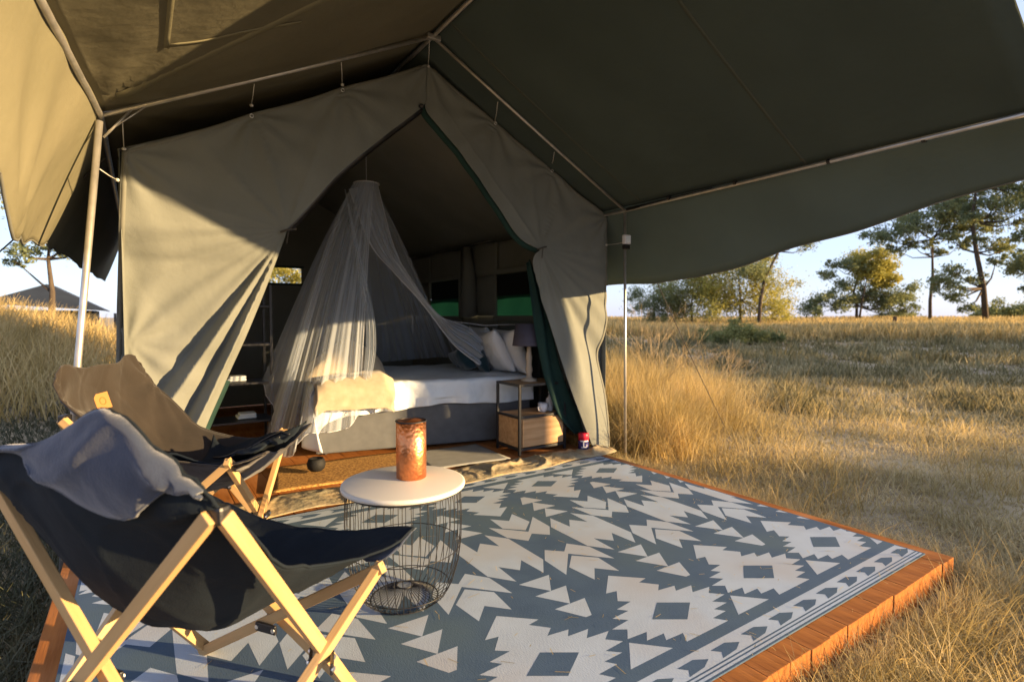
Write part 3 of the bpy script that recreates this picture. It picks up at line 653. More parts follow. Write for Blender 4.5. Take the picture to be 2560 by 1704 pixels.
cn=E('drink_tin',(3.30,3.72,0),'red and navy tin with a white mark on the threshold by the nightstand','tin')
V,F=lathe([(.045,.0),(.047,.01),(.047,.085)],24,(3.30,3.72,.006)); O('lower_label',V,F,'blue',cn,True)
V,F=lathe([(.0472,.085),(.0472,.145),(.043,.15)],24,(3.30,3.72,.006)); O('upper_label',V,F,'red',cn,True)
V=[];F=[]
def cyl_mark(rects,r,c,m,name,parent,sz=(1,1)):
    V=[];F=[]
    for (a0,a1,z0,z1) in rects:
        for k in range(5):
            b0=a0+(a1-a0)*k/5;b1=a0+(a1-a0)*(k+1)/5; n=len(V)
            for b,z in ((b0,z0),(b1,z0),(b1,z1),(b0,z1)): V.append((c[0]+r*math.cos(b),c[1]+r*math.sin(b),c[2]+z))
            F.append([n,n+1,n+2,n+3])
    return O(name,V,F,m,parent)
cyl_mark([(R(195),R(290),.078,.090),(R(225),R(237),.03,.078),(R(205),R(265),.022,.034)],.0478,(3.30,3.72,.006),'white','printed_mark',cn)
# dark shelf unit with folded linen at the back left of the tent
sh=E('shelf_unit',(.72,5.6,0),'dark open shelf rack inside the tent left of the bed','shelf')
for a in (.42,1.0):
    for b in (5.45,5.8):
        V,F=box((a,b,.75),(.025,.025,1.5),.002); O('upright',V,F,'blackmetal',sh)
for zz in (.25,.6,.95,1.3):
    V,F=box((.71,5.625,zz),(.6,.37,.02),.003); O('shelf_board',V,F,'blackmetal',sh)
for k,(a,z) in enumerate(((.80,.262),(.72,.612))):
    o=O('folded_towel',*join(box((a,5.62,z+.016),(.16,.16,.028),.010),box((a+.01,5.62,z+.040),(.14,.15,.020),.009)),'sheet',None,True)
    tag(o,['folded white towels on the bottom shelf of the dark rack','folded white towels on the second shelf of the dark rack','folded white towels on the third shelf of the dark rack'][k],'towel','towels on the rack')
# ------------------------------------------------------------------ mats and groundsheet
def sheetobj(name,corners,zf,m,nu,nv,label,cat,solid=.004):
    A,B,Cc,D=[Vector((*c,0)) for c in corners]
    def g(u,v):
        p=A.lerp(B,u).lerp(D.lerp(Cc,u),v); return (p.x,p.y,zf(p.x,p.y,u,v))
    V,F=grid(nu,nv,g); return tag(O(name,V,F,m,None,True,solid=solid),label,cat)
sheetobj('jute_mat',[(.72,3.98),(2.0,3.92),(2.0,4.55),(.85,4.62)],lambda x,y,u,v:.006+.002*math.sin(x*9),'jute',30,16,'golden woven jute mat on the floor in front of the bed','mat',.012)
sheetobj('cotton_mat',[(1.86,3.86),(2.56,3.80),(2.58,4.42),(1.95,4.46)],lambda x,y,u,v:.014+.003*math.sin(x*7+y*3),'greymat',20,16,'pale grey cotton mat between the jute mat and the nightstand','mat',.008)
def cz(x,y,u,v):
    k=math.sin(math.pi*min(1,max(0,v)))**.6; r=1 if x>2.2 else .45
    a=abs(math.sin(7*x+3*y+5*vn(x*2,y*2,3)))
    return .004+k*r*(.022*vn(x*5.5,y*9,2)+.045*(1-a)**3*vn(x*2,y*2,8)+.03*(1-abs(math.sin(11*x-8*y+6*vn(x*4,y*4,5))))**4+.012*vn(x*26,y*28,4))
def gs(u,v):
    x=.35+3.15*u; y=3.47+.035*math.sin(x*2.1)+.02*math.sin(x*9)+ (.37 if x<2.4 else .37-.10*(x-2.4))*v; return (x,y,cz(x,y,u,v))
V,F=grid(230,34,gs); tag(O('groundsheet',V,F,'strip',None,True,solid=.003),'crumpled khaki groundsheet edge lying along the tent threshold','groundsheet')
# ------------------------------------------------------------------ side table + copper holder
TC=(.907,2.155)
tb=E('side_table',(TC[0],TC[1],.005),'round cream topped side table on a black wire basket','table')
V,F=lathe([(.245,.488),(.256,.492),(.258,.500),(.256,.508),(.247,.511)],72,(TC[0],TC[1],0)); O('table_top',V,F,'top',tb,True)
prof=[(.232,.487),(.240,.45),(.243,.36),(.240,.26),(.228,.17),(.205,.09),(.175,.035),(.14,.012)]
W=[]
for k in range(44):
    a=2*math.pi*k/44; W.append(tube([(TC[0]+r*math.cos(a),TC[1]+r*math.sin(a),z) for r,z in prof]+[(TC[0]+.10*math.cos(a),TC[1]+.10*math.sin(a),.03),(TC[0]+.03*math.cos(a),TC[1]+.03*math.sin(a),.065)],.0017,5))
V,F=join(*W); o=O('wire_basket',V,F,'blackmetal',tb,True); o['kind']='stuff'
for r,z,q in ((.234,.480,.0035),(.141,.012,.003),(.033,.064,.003),(.236,.24,.0018),(.19,.06,.002)): ring3((TC[0],TC[1],z),r,q,'blackmetal','ring',tb,48)
ch=E('candle_holder',(.955,2.185,.511),'hammered copper cylinder candle holder on the round table','candle holder')
V,F=lathe([(.060,.512),(.064,.515),(.0645,.62),(.064,.757)],48,(.955,2.185,0)); O('cylinder',V,F,'copper',ch,True)
ring3((.955,2.185,.757),.064,.0035,'blackmetal','rim',ch)
V,F=lathe([(.058,.735),(.058,.7565)],32,(.955,2.185,0)); O('dark_inside',V,F,'black',ch)
# black round pot by the bed
V,F=lathe([(.04,0),(.062,.02),(.070,.055),(.058,.09),(.05,.098),(.045,.09)],24,(0,0,0)); o=O('black_pot',V,F,'black',None,True); o.location=(1.09,4.28,.03); tag(o,'small round black pot on the jute mat in front of the bed','pot')

# ------------------------------------------------------------------ folding sling chairs
def chair(name,loc,rz,sc,fabric,hoodm,label,hood,tagon=False,lift=0):
    root=E(name,loc,label,'chair',rz=rz,group='folding wooden sling chairs'); root.scale=(1,1,1)
    s=lambda p:(p[0]*sc[0],p[1]*sc[1],p[2]*sc[2])
    lf=lift; tz,fz=(.785,.435) if hood else (.74,.47)
    tips={'bl':(-.32-(0 if hood else .05),-.275,tz),'br':(.32+(0 if hood else .02),-.275,tz),'fl':(-.33,.30,fz+lf),'fr':(.33,.30,fz+lf)}
    feet={'bl':(-.25,-.26,.0),'br':(.25,-.26,.0),'fl':(-.24,.29,.0),'fr':(.24,.29,.0)}
    i=0
    for a,b,side in (('bl','br',(0,1,0)),('fl','fr',(0,1,0)),('bl','fl',(1,0,0)),('br','fr',(1,0,0))):
        for t0,t1,sg in ((a,b,1),(b,a,-1)):
            p0=Vector(s(feet[t1])); p1=Vector(s(tips[t0])); off=Vector(side)*(.016*sg)
            stick('leg',p0+off,p1+off,.034,.026,'wood',root,side=(side[1],side[0],0)); i+=1
        # crossing joint: black plates with two screws
        A0,A1=Vector(s(tips[a])),Vector(s(feet[b])); B0,B1=Vector(s(tips[b])),Vector(s(feet[a]))
        d1,d2,r0=A1-A0,B1-B0,A0-B0; aa,bb_,cc,dd,ee=d1.dot(d1),d1.dot(d2),d2.dot(d2),d1.dot(r0),d2.dot(r0); den=aa*cc-bb_*bb_
        ka=(bb_*ee-cc*dd)/den; kb=(aa*ee-bb_*dd)/den
        pa=A0+d1*(ka+.045); pb=B0+d2*(kb+.045); mid=(pa+pb)/2
        for sg in (1,-1):
            j=stick('joint_plate',pa+Vector(side)*.036*sg+(pa-pb)*.12,pb+Vector(side)*.036*sg-(pa-pb)*.12,.030,.010,'plastic',root,side=(0,0,1))
            [O('joint_screw',*tube([q+Vector(side)*.038*sg,q+Vector(side)*.044*sg],.0075,8),'screw',root,local=True) for q in (pa,pb)]
    # sling
    rows=[((-.335,.90 if hood else .935),(.325,-.31,.83)),
          ((-.345,.82),(.33,-.285,.80)),((-.32,.72),(.322,-.20,.715)),((-.25,.54),(.300,-.10,.62)),((-.12,.375),(.275,0,.55)),
          ((.05,.30),(.255,.10,.505)),((.22,.325),(.29,.22,.475)),((.35,.40),(.33,.33,.478)),((.405,.455),(.345,.43,.51))]
    rows=[((a_[0],a_[1]+lf*max(0,k_-3)/5),(b_[0],b_[1],b_[2]+lf*max(0,k_-3)/5)) for k_,(a_,b_) in enumerate(rows)]
    Cc=[r[0] for r in rows]; Ed=[r[1] for r in rows]
    def sl(u,v,off=0):
        a=2*u-1; c=cr(Cc,v); e=cr(Ed,v); k=abs(a)**1.9
        x=e[0]*a; y=c[0]+(e[1]-c[0])*k; z=c[1]+(e[2]-c[1])*k
        if v<.001 and not hood: pass
        tp=max(0,1-v/.16); bb=math.exp(-((a-.50)/.36)**2) if hood else math.exp(-((abs(a)-.80)/.30)**2)*(1 if a<0 else .8); z+=tp*(.118 if hood else .10)*bb; y-=tp*.02*bb
        wr=.006*math.sin(a*9+v*4)*math.sin(v*9)+.013*(vn(a*3+v*5,v*9-a*2,7)-.5)+.006*(1-abs(math.sin(a*4+v*11+3*vn(a*3,v*4,2))))**5+.005*(1-abs(math.sin(a*7-v*8+1)))**6
        d=math.hypot(abs(a)-1,(v-.12)*2.4); wr+=.011*math.sin(math.atan2(v-.12,1-abs(a))*12)*math.exp(-d*1.9)
        nrm=Vector((0,-(1-v),-.6)).normalized()
        return Vector(s((x,y,z)))+nrm*(wr+off)
    V,F=grid(60,90,sl); O('sling_seat',V,F,fabric,root,True,True,solid=.006)
    # bound edges
    for pts in ([sl(0,v) for v in np.linspace(0,1,60)],[sl(1,v) for v in np.linspace(0,1,60)],[sl(u,1) for u in np.linspace(0,1,40)],[sl(u,0) for u in np.linspace(0,1,40)]):
        V,F=tube(pts,.0045,6); O('edge_binding',V,F,fabric,root,True,True)
    # head pocket folded over the back
    def hd(u,v):
        a=2*u-1; p=sl(u,.0+.0*v); e=math.exp(-((a-.48)/.46)**2); drop=v*(.02+.15*math.exp(-((a-.42)/.42)**2))
        q=sl(u,min(1,drop*1.15)); o_=Vector((0,-1,0)).normalized()*(.018+.030*math.sin(v*math.pi)*e+.008*math.sin(a*7+2)+(1-abs(a)**3)*(.014*(vn(a*4,v*3,4)-.5)*v+.012*(1-abs(math.sin(a*5+v*3)))**3))
        if v<.02: o_*=.3
        return Vector((q.x*(1.02),q.y,q.z))+o_*1.0
    if hood:
        V,F=grid(60,24,hd,True); O('head_pocket',V,F,hoodm,root,True,True,solid=.006)
        V,F=tube([hd(u,1) for u in np.linspace(0,1,60)],.0045,6); O('pocket_seam',V,F,hoodm,root,True,True)
    # corner pockets at the front tips
    for sg in (-1,1):
        def pk(u,v):
            a=1-.33*u*(1-.2*v); uu=(1+sg*a)/2; vv=.86+.14*v; p=sl(uu,vv); return p+Vector((0,-.02,-.018))*math.sin(math.pi*min(1,u+.15))+Vector((0,0,-.02*(1-v)*(1-u)))
        V,F=grid(12,12,pk); O('corner_pocket',V,F,hoodm if hood else fabric,root,True,True,solid=.005)
    # hinge caps on the back tips
    for k in ('bl','br'):
        V,F=box(s(tips[k]),(.05,.03,.04),.008); O('hinge_cap',V,F,'plastic',root,local=True)
    if tagon:
        c=sl(.5,.20); ex=(sl(.56,.20)-sl(.44,.20)).normalized(); ey=(sl(.5,.16)-sl(.5,.24)).normalized(); n=ex.cross(ey); 
        if n.y<0: n=-n
        q=[c+n*.008+ex*a+ey*b for a,b in ((-.045,-.04),(.045,-.04),(.045,.04),(-.045,.04))]
        O('leather_tag',q,[[0,1,2,3]],'tag',root,local=True,solid=.003)
        V,F=tube([c+n*.011+ex*.018*math.cos(a)+ey*.018*math.sin(a) for a in np.linspace(0,2*math.pi,13)],.002,5); O('stamped_ring',V,F,'tagd',root,local=True)
    root_sl[name+str(hood)]=(root,sl)
    return root
root_sl={}
chair('sling_chair',(.109,1.79,.006),-.975,(1.35,1.0,1.0),'navy','navyl','navy sling chair with sunlit head pocket, seen from behind at the rug corner',True)
chair('sling_chair',(.174,3.11,.006),-2.10,(.99,1.17,1.03),'brown','brown','brown sling chair with an orange square tag, standing beside the left pole',False,True,lift=.08)
# dark jacket added for the shade on the seat of the brown chair
rt,sl=root_sl['sling_chairFalse']
jk=E('seat_shade',tuple(rt.location),'dark navy jacket cloth with thin straps, in place of shade on the brown sling chair seat','seat_shade',rz=rt.rotation_euler.z)
def jf(u,v):
    p=sl(.06+.90*u+.03*math.sin(v*9),.55+.44*v+.02*math.sin(u*11)); return p+Vector((0,0,.018+.09*(max(0,math.sin(math.pi*u))*max(0,math.sin(math.pi*v)))**.8*(.6+.6*vn(u*4,v*4,1))+.02*vn(u*6,v*6,3)+.018*(1-abs(math.sin(u*9+v*5)))**3))
V,F=grid(40,40,jf); O('cloth',V,F,'navy',jk,True,True,solid=.008)
for k in range(3):
    V,F=tube([jf(.15+.22*k+.15*t,.1+.85*t)+Vector((0,0,.01)) for t in np.linspace(0,1,14)],.006,5); O('strap',V,F,'plastic',jk,True,True)

# ------------------------------------------------------------------ far tent on the left
ft=E('far_tent',(-3.3,26.5,.3),'grey ridge tent in the distance beyond the golden grass mound','tent')
def tri_prism(x0,x1,y0,y1,z0,z1,zr,inset):
    xc=(x0+x1)/2
    V=[(x0,y0,z0),(x1,y0,z0),(x1,y1,z0),(x0,y1,z0),(x0,y0,z1),(x1,y0,z1),(x1,y1,z1),(x0,y1,z1),(xc-.2,y0+inset,zr),(xc-.2,y1-inset,zr)]
    return V
V=tri_prism(-4.05,-1.4,25.4,28.8,.3,1.45,2.3,.15)
O('tent_wall',V[:8],[[0,1,5,4],[1,2,6,5],[2,3,7,6],[3,0,4,7]],'fartent',ft)
V2=[(-4.35,24.8,1.68),(-2.8,26.2,2.40),(-1.05,24.8,1.45),(-4.35,29,1.68),(-2.8,29,2.45),(-1.05,29,1.45)]
O('tent_roof',V2,[[0,1,4,3],[1,2,5,4],[0,2,1]],'fartent',ft,solid=.03)
V,F=tube([(-.75,25,.3),(-.75,25,1.35)],.05,6); O('corner_pole',V,F,'fartent',ft)

# ------------------------------------------------------------------ trees
def tree(name,loc,label,s,trunk,clumps,leaf,nl,ls,group='trees across the field',tr=.14,cat='tree',branches=None):
    z=float(terr(loc[0],loc[1]))-.05
    root=E(name,(loc[0],loc[1],z),label,cat,group=group)
    rd=Vector((.828,-.5606,0)); fd=Vector((.5606,.828,0))
    L=lambda a,b,h: rd*(a*s)+fd*(b*s)+Vector((0,0,h*s))
    rr=random.Random(hash(label)%999 if False else int(loc[0]*13+loc[1]*7))
    n=len(trunk); tr*=.75; parts=[tube([L(a,0,h) for a,h in trunk],[tr*(1-.6*k/(n-1)) for k in range(n)],8)]
    tp=[L(a,0,h) for a,h in trunk]
    lv=[]; cl=[]
    for (a,h,r) in clumps:
        c=L(a,rr.uniform(-.6,.6)*r*2,h); cl.append((c,r*s))
        # branch from nearest lower trunk point
        b0=min(tp[1:],key=lambda q:(q-c).length+ (2 if q.z>c.z else 0)); m=b0.lerp(c,.5)+Vector((rr.uniform(-.2,.2),rr.uniform(-.2,.2),-.12*(c-b0).length))
        parts.append(tube([b0,m,c],[tr*.42,tr*.26,tr*.08],5))
        for q in range(7):
            e=c+Vector((rr.uniform(-1,1),rr.uniform(-1,1),rr.uniform(-.4,.8)))*r*s*.8; parts.append(tube([c.lerp(b0,.15),e],[tr*.13,tr*.04],4))
    V,F=join(*parts); O('trunk',V,F,'bark',root,True,True)
    g=np.random.default_rng(int(abs(loc[0])*10))
    for c,r in list(cl):
        for q in range(6):
            dv=Vector((rr.uniform(-1,1),rr.uniform(-1,1),rr.uniform(-.45,.55))).normalized()*r*rr.uniform(.9,1.6); cl.append((c+dv,r*rr.uniform(.25,.5)))
    tot=sum(r*r for _,r in cl); Vs=[]
    for c,r in cl:
        k=max(40,int((1.6 if leaf=='leaf' else 2.2)*nl*r*r/tot)); sub=max(6,int(k/34)); sc_=g.normal(size=(sub,3)); sc_/=np.linalg.norm(sc_,axis=1)[:,None]; sc_*=(g.random((sub,1))**.5)*r*.95; sc_[:,2]*=.7
        idx=g.integers(0,sub,k); p=sc_[idx]+g.normal(size=(k,3))*r*.48*np.array([1,1,.75])+np.array(c)
        d1=g.normal(size=(k,3)); d1/=np.linalg.norm(d1,axis=1)[:,None]; d2=np.cross(d1,g.normal(size=(k,3))); d2/=np.linalg.norm(d2,axis=1)[:,None]
        sz=ls*.70*(.5+.9*g.random((k,1)))
        Vs.append(np.stack([p-d1*sz,p+d2*sz*.45,p+d1*sz,p-d2*sz*.45],1).reshape(-1,3))
    A=np.concatenate(Vs); me=bpy.data.meshes.new('crown'); nf=len(A)//4
    me.vertices.add(len(A)); me.vertices.foreach_set('co',A.ravel()); me.loops.add(len(A)); me.loops.foreach_set('vertex_index',np.arange(len(A),dtype=np.int32)); me.polygons.add(nf); me.polygons.foreach_set('loop_start',np.arange(nf,dtype=np.int32)*4)
    me.update(calc_edges=True); me.materials.append(M[leaf]); o=bpy.data.objects.new('crown',me); COL.objects.link(o); o.parent=root; return root
# offsets are in units of s metres
k=.0356
tree('acacia_tree',(53.54,18.1),'slender straight trunked tree with a thin flat airy crown',k,[(2,0),(0,60),(4,120),(2,160),(0,200)],
 [(-95,215,26),(-60,228,24),(-118,200,14),(-20,240,30),(15,262,30),(50,245,26),(40,215,18),(-50,195,13),(-10,190,11),(70,190,14),(90,225,18),(25,172,12),(-75,178,11),(60,280,20)],'leaf',9000,.16,tr=.20)
k=.0332
tree('acacia_tree',(53.47,14.52),'tallest dark tree with a leaning trunk and open feathery branches at the right',k,[(4,0),(-6,90),(-25,170),(-38,240),(-30,320)],
 [(-60,330,28),(-20,350,30),(30,330,30),(60,300,26),(-80,280,20),(-55,245,17),(0,275,22),(35,250,22),(70,240,20),(-75,205,15),(-30,200,15),(30,190,20),(60,180,16),(-95,95,22),(-70,70,16),(-60,130,18),(-20,110,13),(25,150,13),(-115,110,14),(-50,45,12),(90,330,22),(85,270,18),(10,380,26),(50,370,24)],'leaf',13000,.15,tr=.30)
tree('acacia_tree',(53.3,11.6),'dark tree cut by the right edge of the picture',k,[(0,0),(4,120),(-2,240)],
 [(-22,120,20),(0,140,26),(-30,200,20),(10,210,26),(-10,260,28),(30,300,30),(-40,150,14),(20,90,20)],'leaf',6000,.16,tr=.25)
k=.0435
tree('flat_crown_tree',(59.38,26.22),'medium tree with layered flat crown, yellow lit at its top right',k,[(0,0),(0,40),(-8,75),(5,110)],
 [(-75,55,20),(-105,35,22),(-45,45,20),(-30,85,22),(-60,110,14),(10,60,20),(40,70,24),(80,62,26),(110,55,18),(105,30,16),(60,40,18),(-20,130,18),(-50,135,12),(-95,50,12)],'leaf',9000,.18,tr=.22)
tree('flat_crown_tree',(58.0,25.9),'yellow green sunlit crown rising behind the layered flat tree',k,[(12,0),(20,60),(30,110)],
 [(20,150,24),(50,150,22),(70,125,24),(45,115,22),(85,100,18),(62,90,14),(20,120,16)],'leafy',5200,.18,tr=.16)
k=.037
tree('bush_tree',(35.42,21.91),'bare forked grey trunk tree in front of the yellow green thicket',k,[(0,0),(3,60),(10,100),(35,150),(75,185)],
 [(70,165,12),(95,160,10),(-20,120,30),(10,110,22),(110,195,12),(135,205,11),(160,212,9)],'leaf',2600,.11,tr=.19)
tree('bush_tree',(36.3,23.9),'large yellow green bush tree glowing in the sun beside the forked trunk',k,[(0,0),(0,60),(-5,110)],
 [(-40,90,34),(0,110,38),(45,90,34),(80,60,26),(-60,50,30),(0,60,34),(40,40,28),(90,30,18),(-30,130,26),(20,140,26),(-80,100,26)],'leafy',11000,.11,tr=.16)
tree('bush_tree',(35.2,27.2),'olive bush tree in the middle of the thicket',k,[(0,0),(-4,50),(2,95)],
 [(-40,55,28),(0,75,32),(40,60,28),(-15,35,22),(30,95,26),(-50,85,24),(0,110,24)],'leafo',7000,.11,tr=.14)
tree('bush_tree',(34.0,30.1),'dark green bush tree next to the tent corner in the thicket',k,[(0,0),(3,45),(0,80)],
 [(-30,45,24),(10,60,28),(40,45,24),(0,25,20),(-25,75,22),(25,88,20)],'leaf',5500,.11,tr=.14)
k=.047
tree('bush',(77.75,19.8),'low pale olive bush on the skyline behind the tall dark tree',k,[(0,0),(0,20)],[(-30,20,18),(0,28,20),(30,25,20),(60,30,20),(90,28,18)],'leafo',3000,.2,tr=.12,cat='bush')
tree('bush',(70,27.5),'low blue green bush on the skyline behind the fence post',k,[(0,0),(0,14)],[(-25,10,11),(0,15,12),(25,12,11),(45,9,9)],'leaf',1800,.2,tr=.1,cat='bush')
tree('bush',(22.5,14.6),'round dark green bush at the foot of the forked trunk',.02,[(0,0),(0,25)],[(-60,18,20),(-30,25,22),(0,28,24),(30,22,20),(60,15,16),(-80,12,14)],'leafo',2600,.09,tr=.05,cat='bush')
# seen through the back window, lit by the low sun
tree('bush_tree',(9.3,41.5),'yellow lit tree seen through the small rear tent window',.03,[(0,0),(0,60),(0,120)],[(-50,140,38),(0,120,40),(50,130,38),(0,180,38),(-40,70,34),(40,70,34),(0,60,30),(-90,110,34)],'leafy',6000,.13,tr=.2)
# left, behind the drooping skirt
tree('acacia_tree',(-2.12,20.7),'grey trunked tree behind the drooping left skirt',.012,[(0,-10),(0,90),(4,150),(-3,230)],
 [(-50,245,24),(-10,275,30),(50,255,26),(-80,225,14),(0,310,40)],'leaf',2600,.07,tr=.15)
tree('acacia_tree',(-3.1,16.0),'dark green tree at the far left edge of the picture',.012,[(0,0),(0,120),(0,220)],
 [(-20,300,60),(20,250,46),(-60,240,50),(0,200,34),(-30,360,60)],'leaf',3600,.07,tr=.12)
# trees outside the frame to the right whose shade lies over the field
for i,(tx,ty,hh) in enumerate(((27,-8.5,7),(31,-12,9),(40,-9,10),(48,-4,10),(33,-3.5,7),(44,-20,12))):
    s_=hh/10
    tree('shade_tree',(tx,ty),['bushy tree just outside the right edge, nearest the tent','second bushy tree outside the right edge','third bushy tree outside the right edge','fourth bushy tree outside the right edge','low spreading tree outside the right edge','tall tree behind the camera far right'][i],s_,
     [(0,0),(.1,3),(0,6.5)],[(-2.2,2.2,1.6),(0,2.0,1.5),(2.2,2.4,1.6),(-1.5,4.4,1.9),(1.5,4.6,1.9),(0,6.6,2.2),(-2.8,5.6,1.3),(2.9,5.8,1.4),(0,8.4,1.7)],'leafo',3200,.26,group='trees outside the frame',tr=.2)

tree('shade_tree',(11.72,-6.0),'added straight trunked acacia shading the bed, outside the right edge nearest the deck',1,[(0,0),(0,2.4),(.05,4.6),(0,6.8)],[(-1.6,6.2,1.3),(1.6,6.4,1.3),(0,7.3,1.5)],'leafo',2500,.2,group='trees outside the frame',tr=.24)  # unseen trunk added to cast shade across the right of the bed
# ------------------------------------------------------------------ fence, post
fp=O('fence_post',*tube([(43.2,16.6,float(terr(43.2,16.6))-.1),(43.22,16.62,float(terr(43.2,16.6))+.95)],.13,7),'bark'); tag(fp,'short brown post standing in the field left of the slender tree','post')
pf=E('picket_fence',(66,40.5,.6),'far pale picket fence on the skyline between the trees','fence')
for i in range(15):
    px=63.2+i*.46; py=41.75-i*.14; z=float(terr(px,py)); V,F=box((px,py,z+.75),(.12,.05,1.5),.01); O('picket',V,F,'cord',pf)
# ------------------------------------------------------------------ grasses
def blades(name,P,H,Wd,lean,mk,label,seed,seg=2,curl=.5):
    g=np.random.default_rng(seed); n=len(P); az=g.random(n)*2*math.pi; dr=np.stack([np.cos(az),np.sin(az),np.zeros(n)],1); sd_=np.stack([-np.sin(az+g.normal(size=n)*.9),np.cos(az+g.normal(size=n)*.9),np.zeros(n)],1)
    vs=[]
    for k in range(seg+1):
        t=k/seg; h=H*t; l=lean*H*(t**(1+curl)); c=P+dr*l[:,None]; c[:,2]+=h*np.sqrt(np.clip(1-(np.minimum(lean,.97)*t)**2*.9,.03,1))
        w_=Wd*(1-t*.85)
        vs+= [c-sd_*w_[:,None]/2,c+sd_*w_[:,None]/2]
    A=np.stack(vs,1); m_=2*(seg+1); Vv=A.reshape(-1,3); base=np.arange(n)[:,None]*m_
    q=np.concatenate([base+np.array([2*k,2*k+1,2*k+3,2*k+2]) for k in range(seg)],1).reshape(-1,4).astype(np.int32)
    me=bpy.data.meshes.new(name); me.vertices.add(len(Vv)); me.vertices.foreach_set('co',Vv.ravel()); me.loops.add(q.size); me.loops.foreach_set('vertex_index',q.ravel()); me.polygons.add(len(q)); me.polygons.foreach_set('loop_start',np.arange(len(q),dtype=np.int32)*4)
    me.update(calc_edges=True); me.materials.append(M[mk]); o=bpy.data.objects.new(name,me); COL.objects.link(o); return tag(o,label,'grass',kind='stuff')
def fieldpts(n,r0,r1,a0,a1,pw=1.):
    g=rng; r=r0*(r1/r0)**(g.random(n)**pw); a=np.radians(a0+(a1-a0)*g.random(n)) # angle measured from +Y towards +X
    x=r*np.sin(a); y=r*np.cos(a); return x,y,r
def clump_noise(x,y,s): 
    return .5+.25*(np.sin(x*s*1.3+np.sin(y*s*.9)*2)+np.sin(y*s*1.7+np.sin(x*s*1.1)*2))
def okdeck(x,y): return ~((x>-.36)&(x<3.42)&(y>.96)&(y<8.4))
# near straw thatch, mostly lying
x,y,r=fieldpts(170000,1.3,16,22,84); m_=okdeck(x,y)&(x>3.3)|(okdeck(x,y)&(y<.97)); x,y,r=x[m_],y[m_],r[m_]; z=terr(x,y)
cn_=clump_noise(x,y,2.3); H=(.035+.12*rng.random(len(x))*cn_**1.5)*(1+r*.05)
blades('straw_grass',np.stack([x,y,z-.005],1),H,.0035+.0009*r,.35+1.0*rng.random(len(x)),'grass','flattened dry straw covering the field right of the deck',1)
x,y,r=fieldpts(60000,1.4,13,22,84); m_=okdeck(x,y)&((x>3.3)|(y<.97))&(clump_noise(x,y,1.6)+.25*rng.random(len(x))>.60)&(rng.random(len(x))<.25+.07*r); x,y,r=x[m_],y[m_],r[m_]
blades('grass_wisps',np.stack([x,y,terr(x,y)-.01],1),.08+.22*rng.random(len(x))**1.5,.003+.0008*r,.25+.8*rng.random(len(x)),'tall','thin upright dry grass wisps in the right foreground',2,3)
# grassy edge along the deck
n=9000; x=np.concatenate([3.42+np.abs(rng.normal(size=n))*.12,1.6+2*rng.random(n)]); y=np.concatenate([.9+3*rng.random(n),.93-np.abs(rng.normal(size=n))*.10])
blades('edge_grass',np.stack([x,y,terr(x,y)-.01],1),.05+.14*rng.random(2*n),.004+0*x,.3+.9*rng.random(2*n),'grass','dry grass fringe along the deck edge',3)
# left shaded ground
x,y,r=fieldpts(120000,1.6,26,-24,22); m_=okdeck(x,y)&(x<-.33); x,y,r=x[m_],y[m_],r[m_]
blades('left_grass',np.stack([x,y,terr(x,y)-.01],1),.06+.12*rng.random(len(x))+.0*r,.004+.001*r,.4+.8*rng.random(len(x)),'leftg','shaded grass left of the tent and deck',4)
# tall golden clump at the right tent corner
n=70000; cx_=np.array([(4.35,3.8,.38),(4.55,4.6,.55),(5.0,5.4,.7),(5.6,5.2,.6),(4.3,5.6,.5),(6.2,6.2,.7),(4.9,7.2,.9),(5.7,4.5,.6),(3.95,4.4,.22),(6.9,5.4,.7)]); pr_=np.array([1.1,1.3,1.5,1.3,1.,1.1,.9,1.1,.7,1.0]); idx=rng.choice(len(cx_),n,p=pr_/pr_.sum())
x=cx_[idx,0]+rng.normal(size=n)*cx_[idx,2]*.55; y=cx_[idx,1]+rng.normal(size=n)*cx_[idx,2]*.55; m_=(x>3.68)&(y>3.2); x,y=x[m_],y[m_]; idx=idx[m_]; n=len(x)
hb=np.array([.70,.85,1.0,.92,1.0,.9,1.0,.72,.65,.75])[idx]
blades('tall_grass',np.stack([x,y,terr(x,y)-.02],1),hb*(.25+.85*rng.random(n)**1.8),.0045+.0035*rng.random(n),.15+1.1*rng.random(n)**1.2,'tall','tall golden grass clump at the right tent corner',5,3)
# unseen grass bank added to shade the rug: the low sun comes over it
g=rng; n=60000; x=4.6+6.0*g.random(n); y=-1.25-.18*(x-4.6)+.42*g.normal(size=n); hh_=.42+.16*clump_noise(x,y,1.3)+.36*np.clip((x-6.0)/.8,0,1)
blades('tall_grass',np.stack([x,y,terr(x,y)-.02],1),hh_*(.55+.6*g.random(n)),.010+.006*g.random(n),.1+.45*g.random(n),'tall','added bank of tall golden grass shading the rug, outside the frame to the right of the camera',15,3)
# mid distance field grass
x,y,r=fieldpts(150000,8.5,60,36,86,.8); cn_=clump_noise(x,y,.9)*clump_noise(x+7,y-3,2.7)*1.7; m_=rng.random(len(x))<(.15+cn_*1.3); x,y,r,cn_=x[m_],y[m_],r[m_],cn_[m_]; z=terr(x,y)
blades('field_grass',np.stack([x,y,z-.03],1),(.06+.19*rng.random(len(x))**2)*(.4+1.2*cn_)*(1+.011*r),.006+.0022*r,.2+.5*rng.random(len(x)),'greeng','knee high olive grass across the middle distance',6)
x,y,r=fieldpts(90000,30,75,33,86,.9)
blades('far_grass',np.stack([x,y,terr(x,y)-.03],1),.45+.4*rng.random(len(x)),.010+.0016*r,.2+.4*rng.random(len(x)),'tall','golden sunlit grass strip at the foot of the far trees',7)
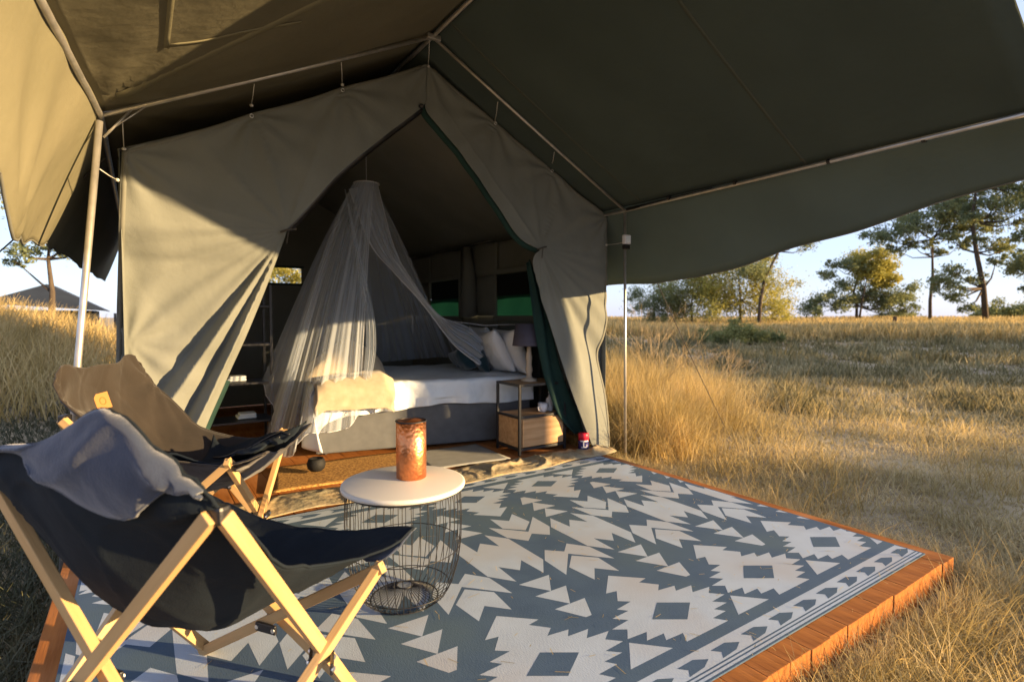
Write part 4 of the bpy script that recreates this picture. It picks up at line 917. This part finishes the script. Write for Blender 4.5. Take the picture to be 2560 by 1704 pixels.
# left mound
n=34000; x=-3.6+rng.normal(size=n)*2.6; y=14+rng.normal(size=n)*3.0; m_=(y>8.8)&(x<.2); x,y=x[m_],y[m_]
blades('mound_grass',np.stack([x,y,terr(x,y)-.03],1),.35+.55*rng.random(len(x)),.013+.01*rng.random(len(x)),.2+.6*rng.random(len(x)),'tall','golden sunlit grass mound left of the tent',8)
# bits of straw blown onto the rug and the deck
n=420; x=-.2+3.5*rng.random(n)**.6; y=1.0+2.5*rng.random(n); P=np.stack([x,y,np.full(n,.0065)],1)
az=rng.random(n)*6.28; ln=.012+.05*rng.random(n)**2; d_=np.stack([np.cos(az)*ln,np.sin(az)*ln,.004*rng.random(n)],1); sdv=np.stack([-np.sin(az),np.cos(az),0*az],1)*.0011
Vv=np.stack([P-sdv,P+sdv,P+d_+sdv,P+d_-sdv],1).reshape(-1,3); tag(O('straw_bits',Vv.tolist(),[[4*i,4*i+1,4*i+2,4*i+3] for i in range(n)],'tall'),'bits of straw blown onto the rug and deck','straw',kind='stuff')
# dry twiggy shrub in the tall grass
def shrub(loc,label,h,seed,m='twig'):
    rr=random.Random(seed); parts=[]
    def br(p,d,l,r,dep):
        q=p+d*l; mid=p.lerp(q,.5)+Vector((rr.uniform(-1,1),rr.uniform(-1,1),0))*l*.08; parts.append(tube([p,mid,q],[r,r*.8,r*.6],4,False))
        if dep:
            for _ in range(rr.choice((2,3,3))):
                e=(d+Vector((rr.uniform(-1,1),rr.uniform(-1,1),rr.uniform(-.3,.7)))*.65).normalized(); br(q,e,l*rr.uniform(.55,.8),r*.6,dep-1)
    z=float(terr(loc[0],loc[1]))
    for _ in range(8): br(Vector((rr.uniform(-.1,.1),rr.uniform(-.1,.1),0)),Vector((rr.uniform(-.6,.6),rr.uniform(-.6,.6),1)).normalized(),h*.38,.008,4)
    V,F=join(*parts); o=O('dry_shrub',V,F,m); o.location=(loc[0],loc[1],z); return tag(o,label,'shrub')
shrub((5.75,5.0),'bare twiggy shrub sticking out of the tall golden grass',1.45,3)
shrub((7.2,5.3),'smaller bare twiggy shrub right of the golden clump',1.0,9)
print('tris approx done')
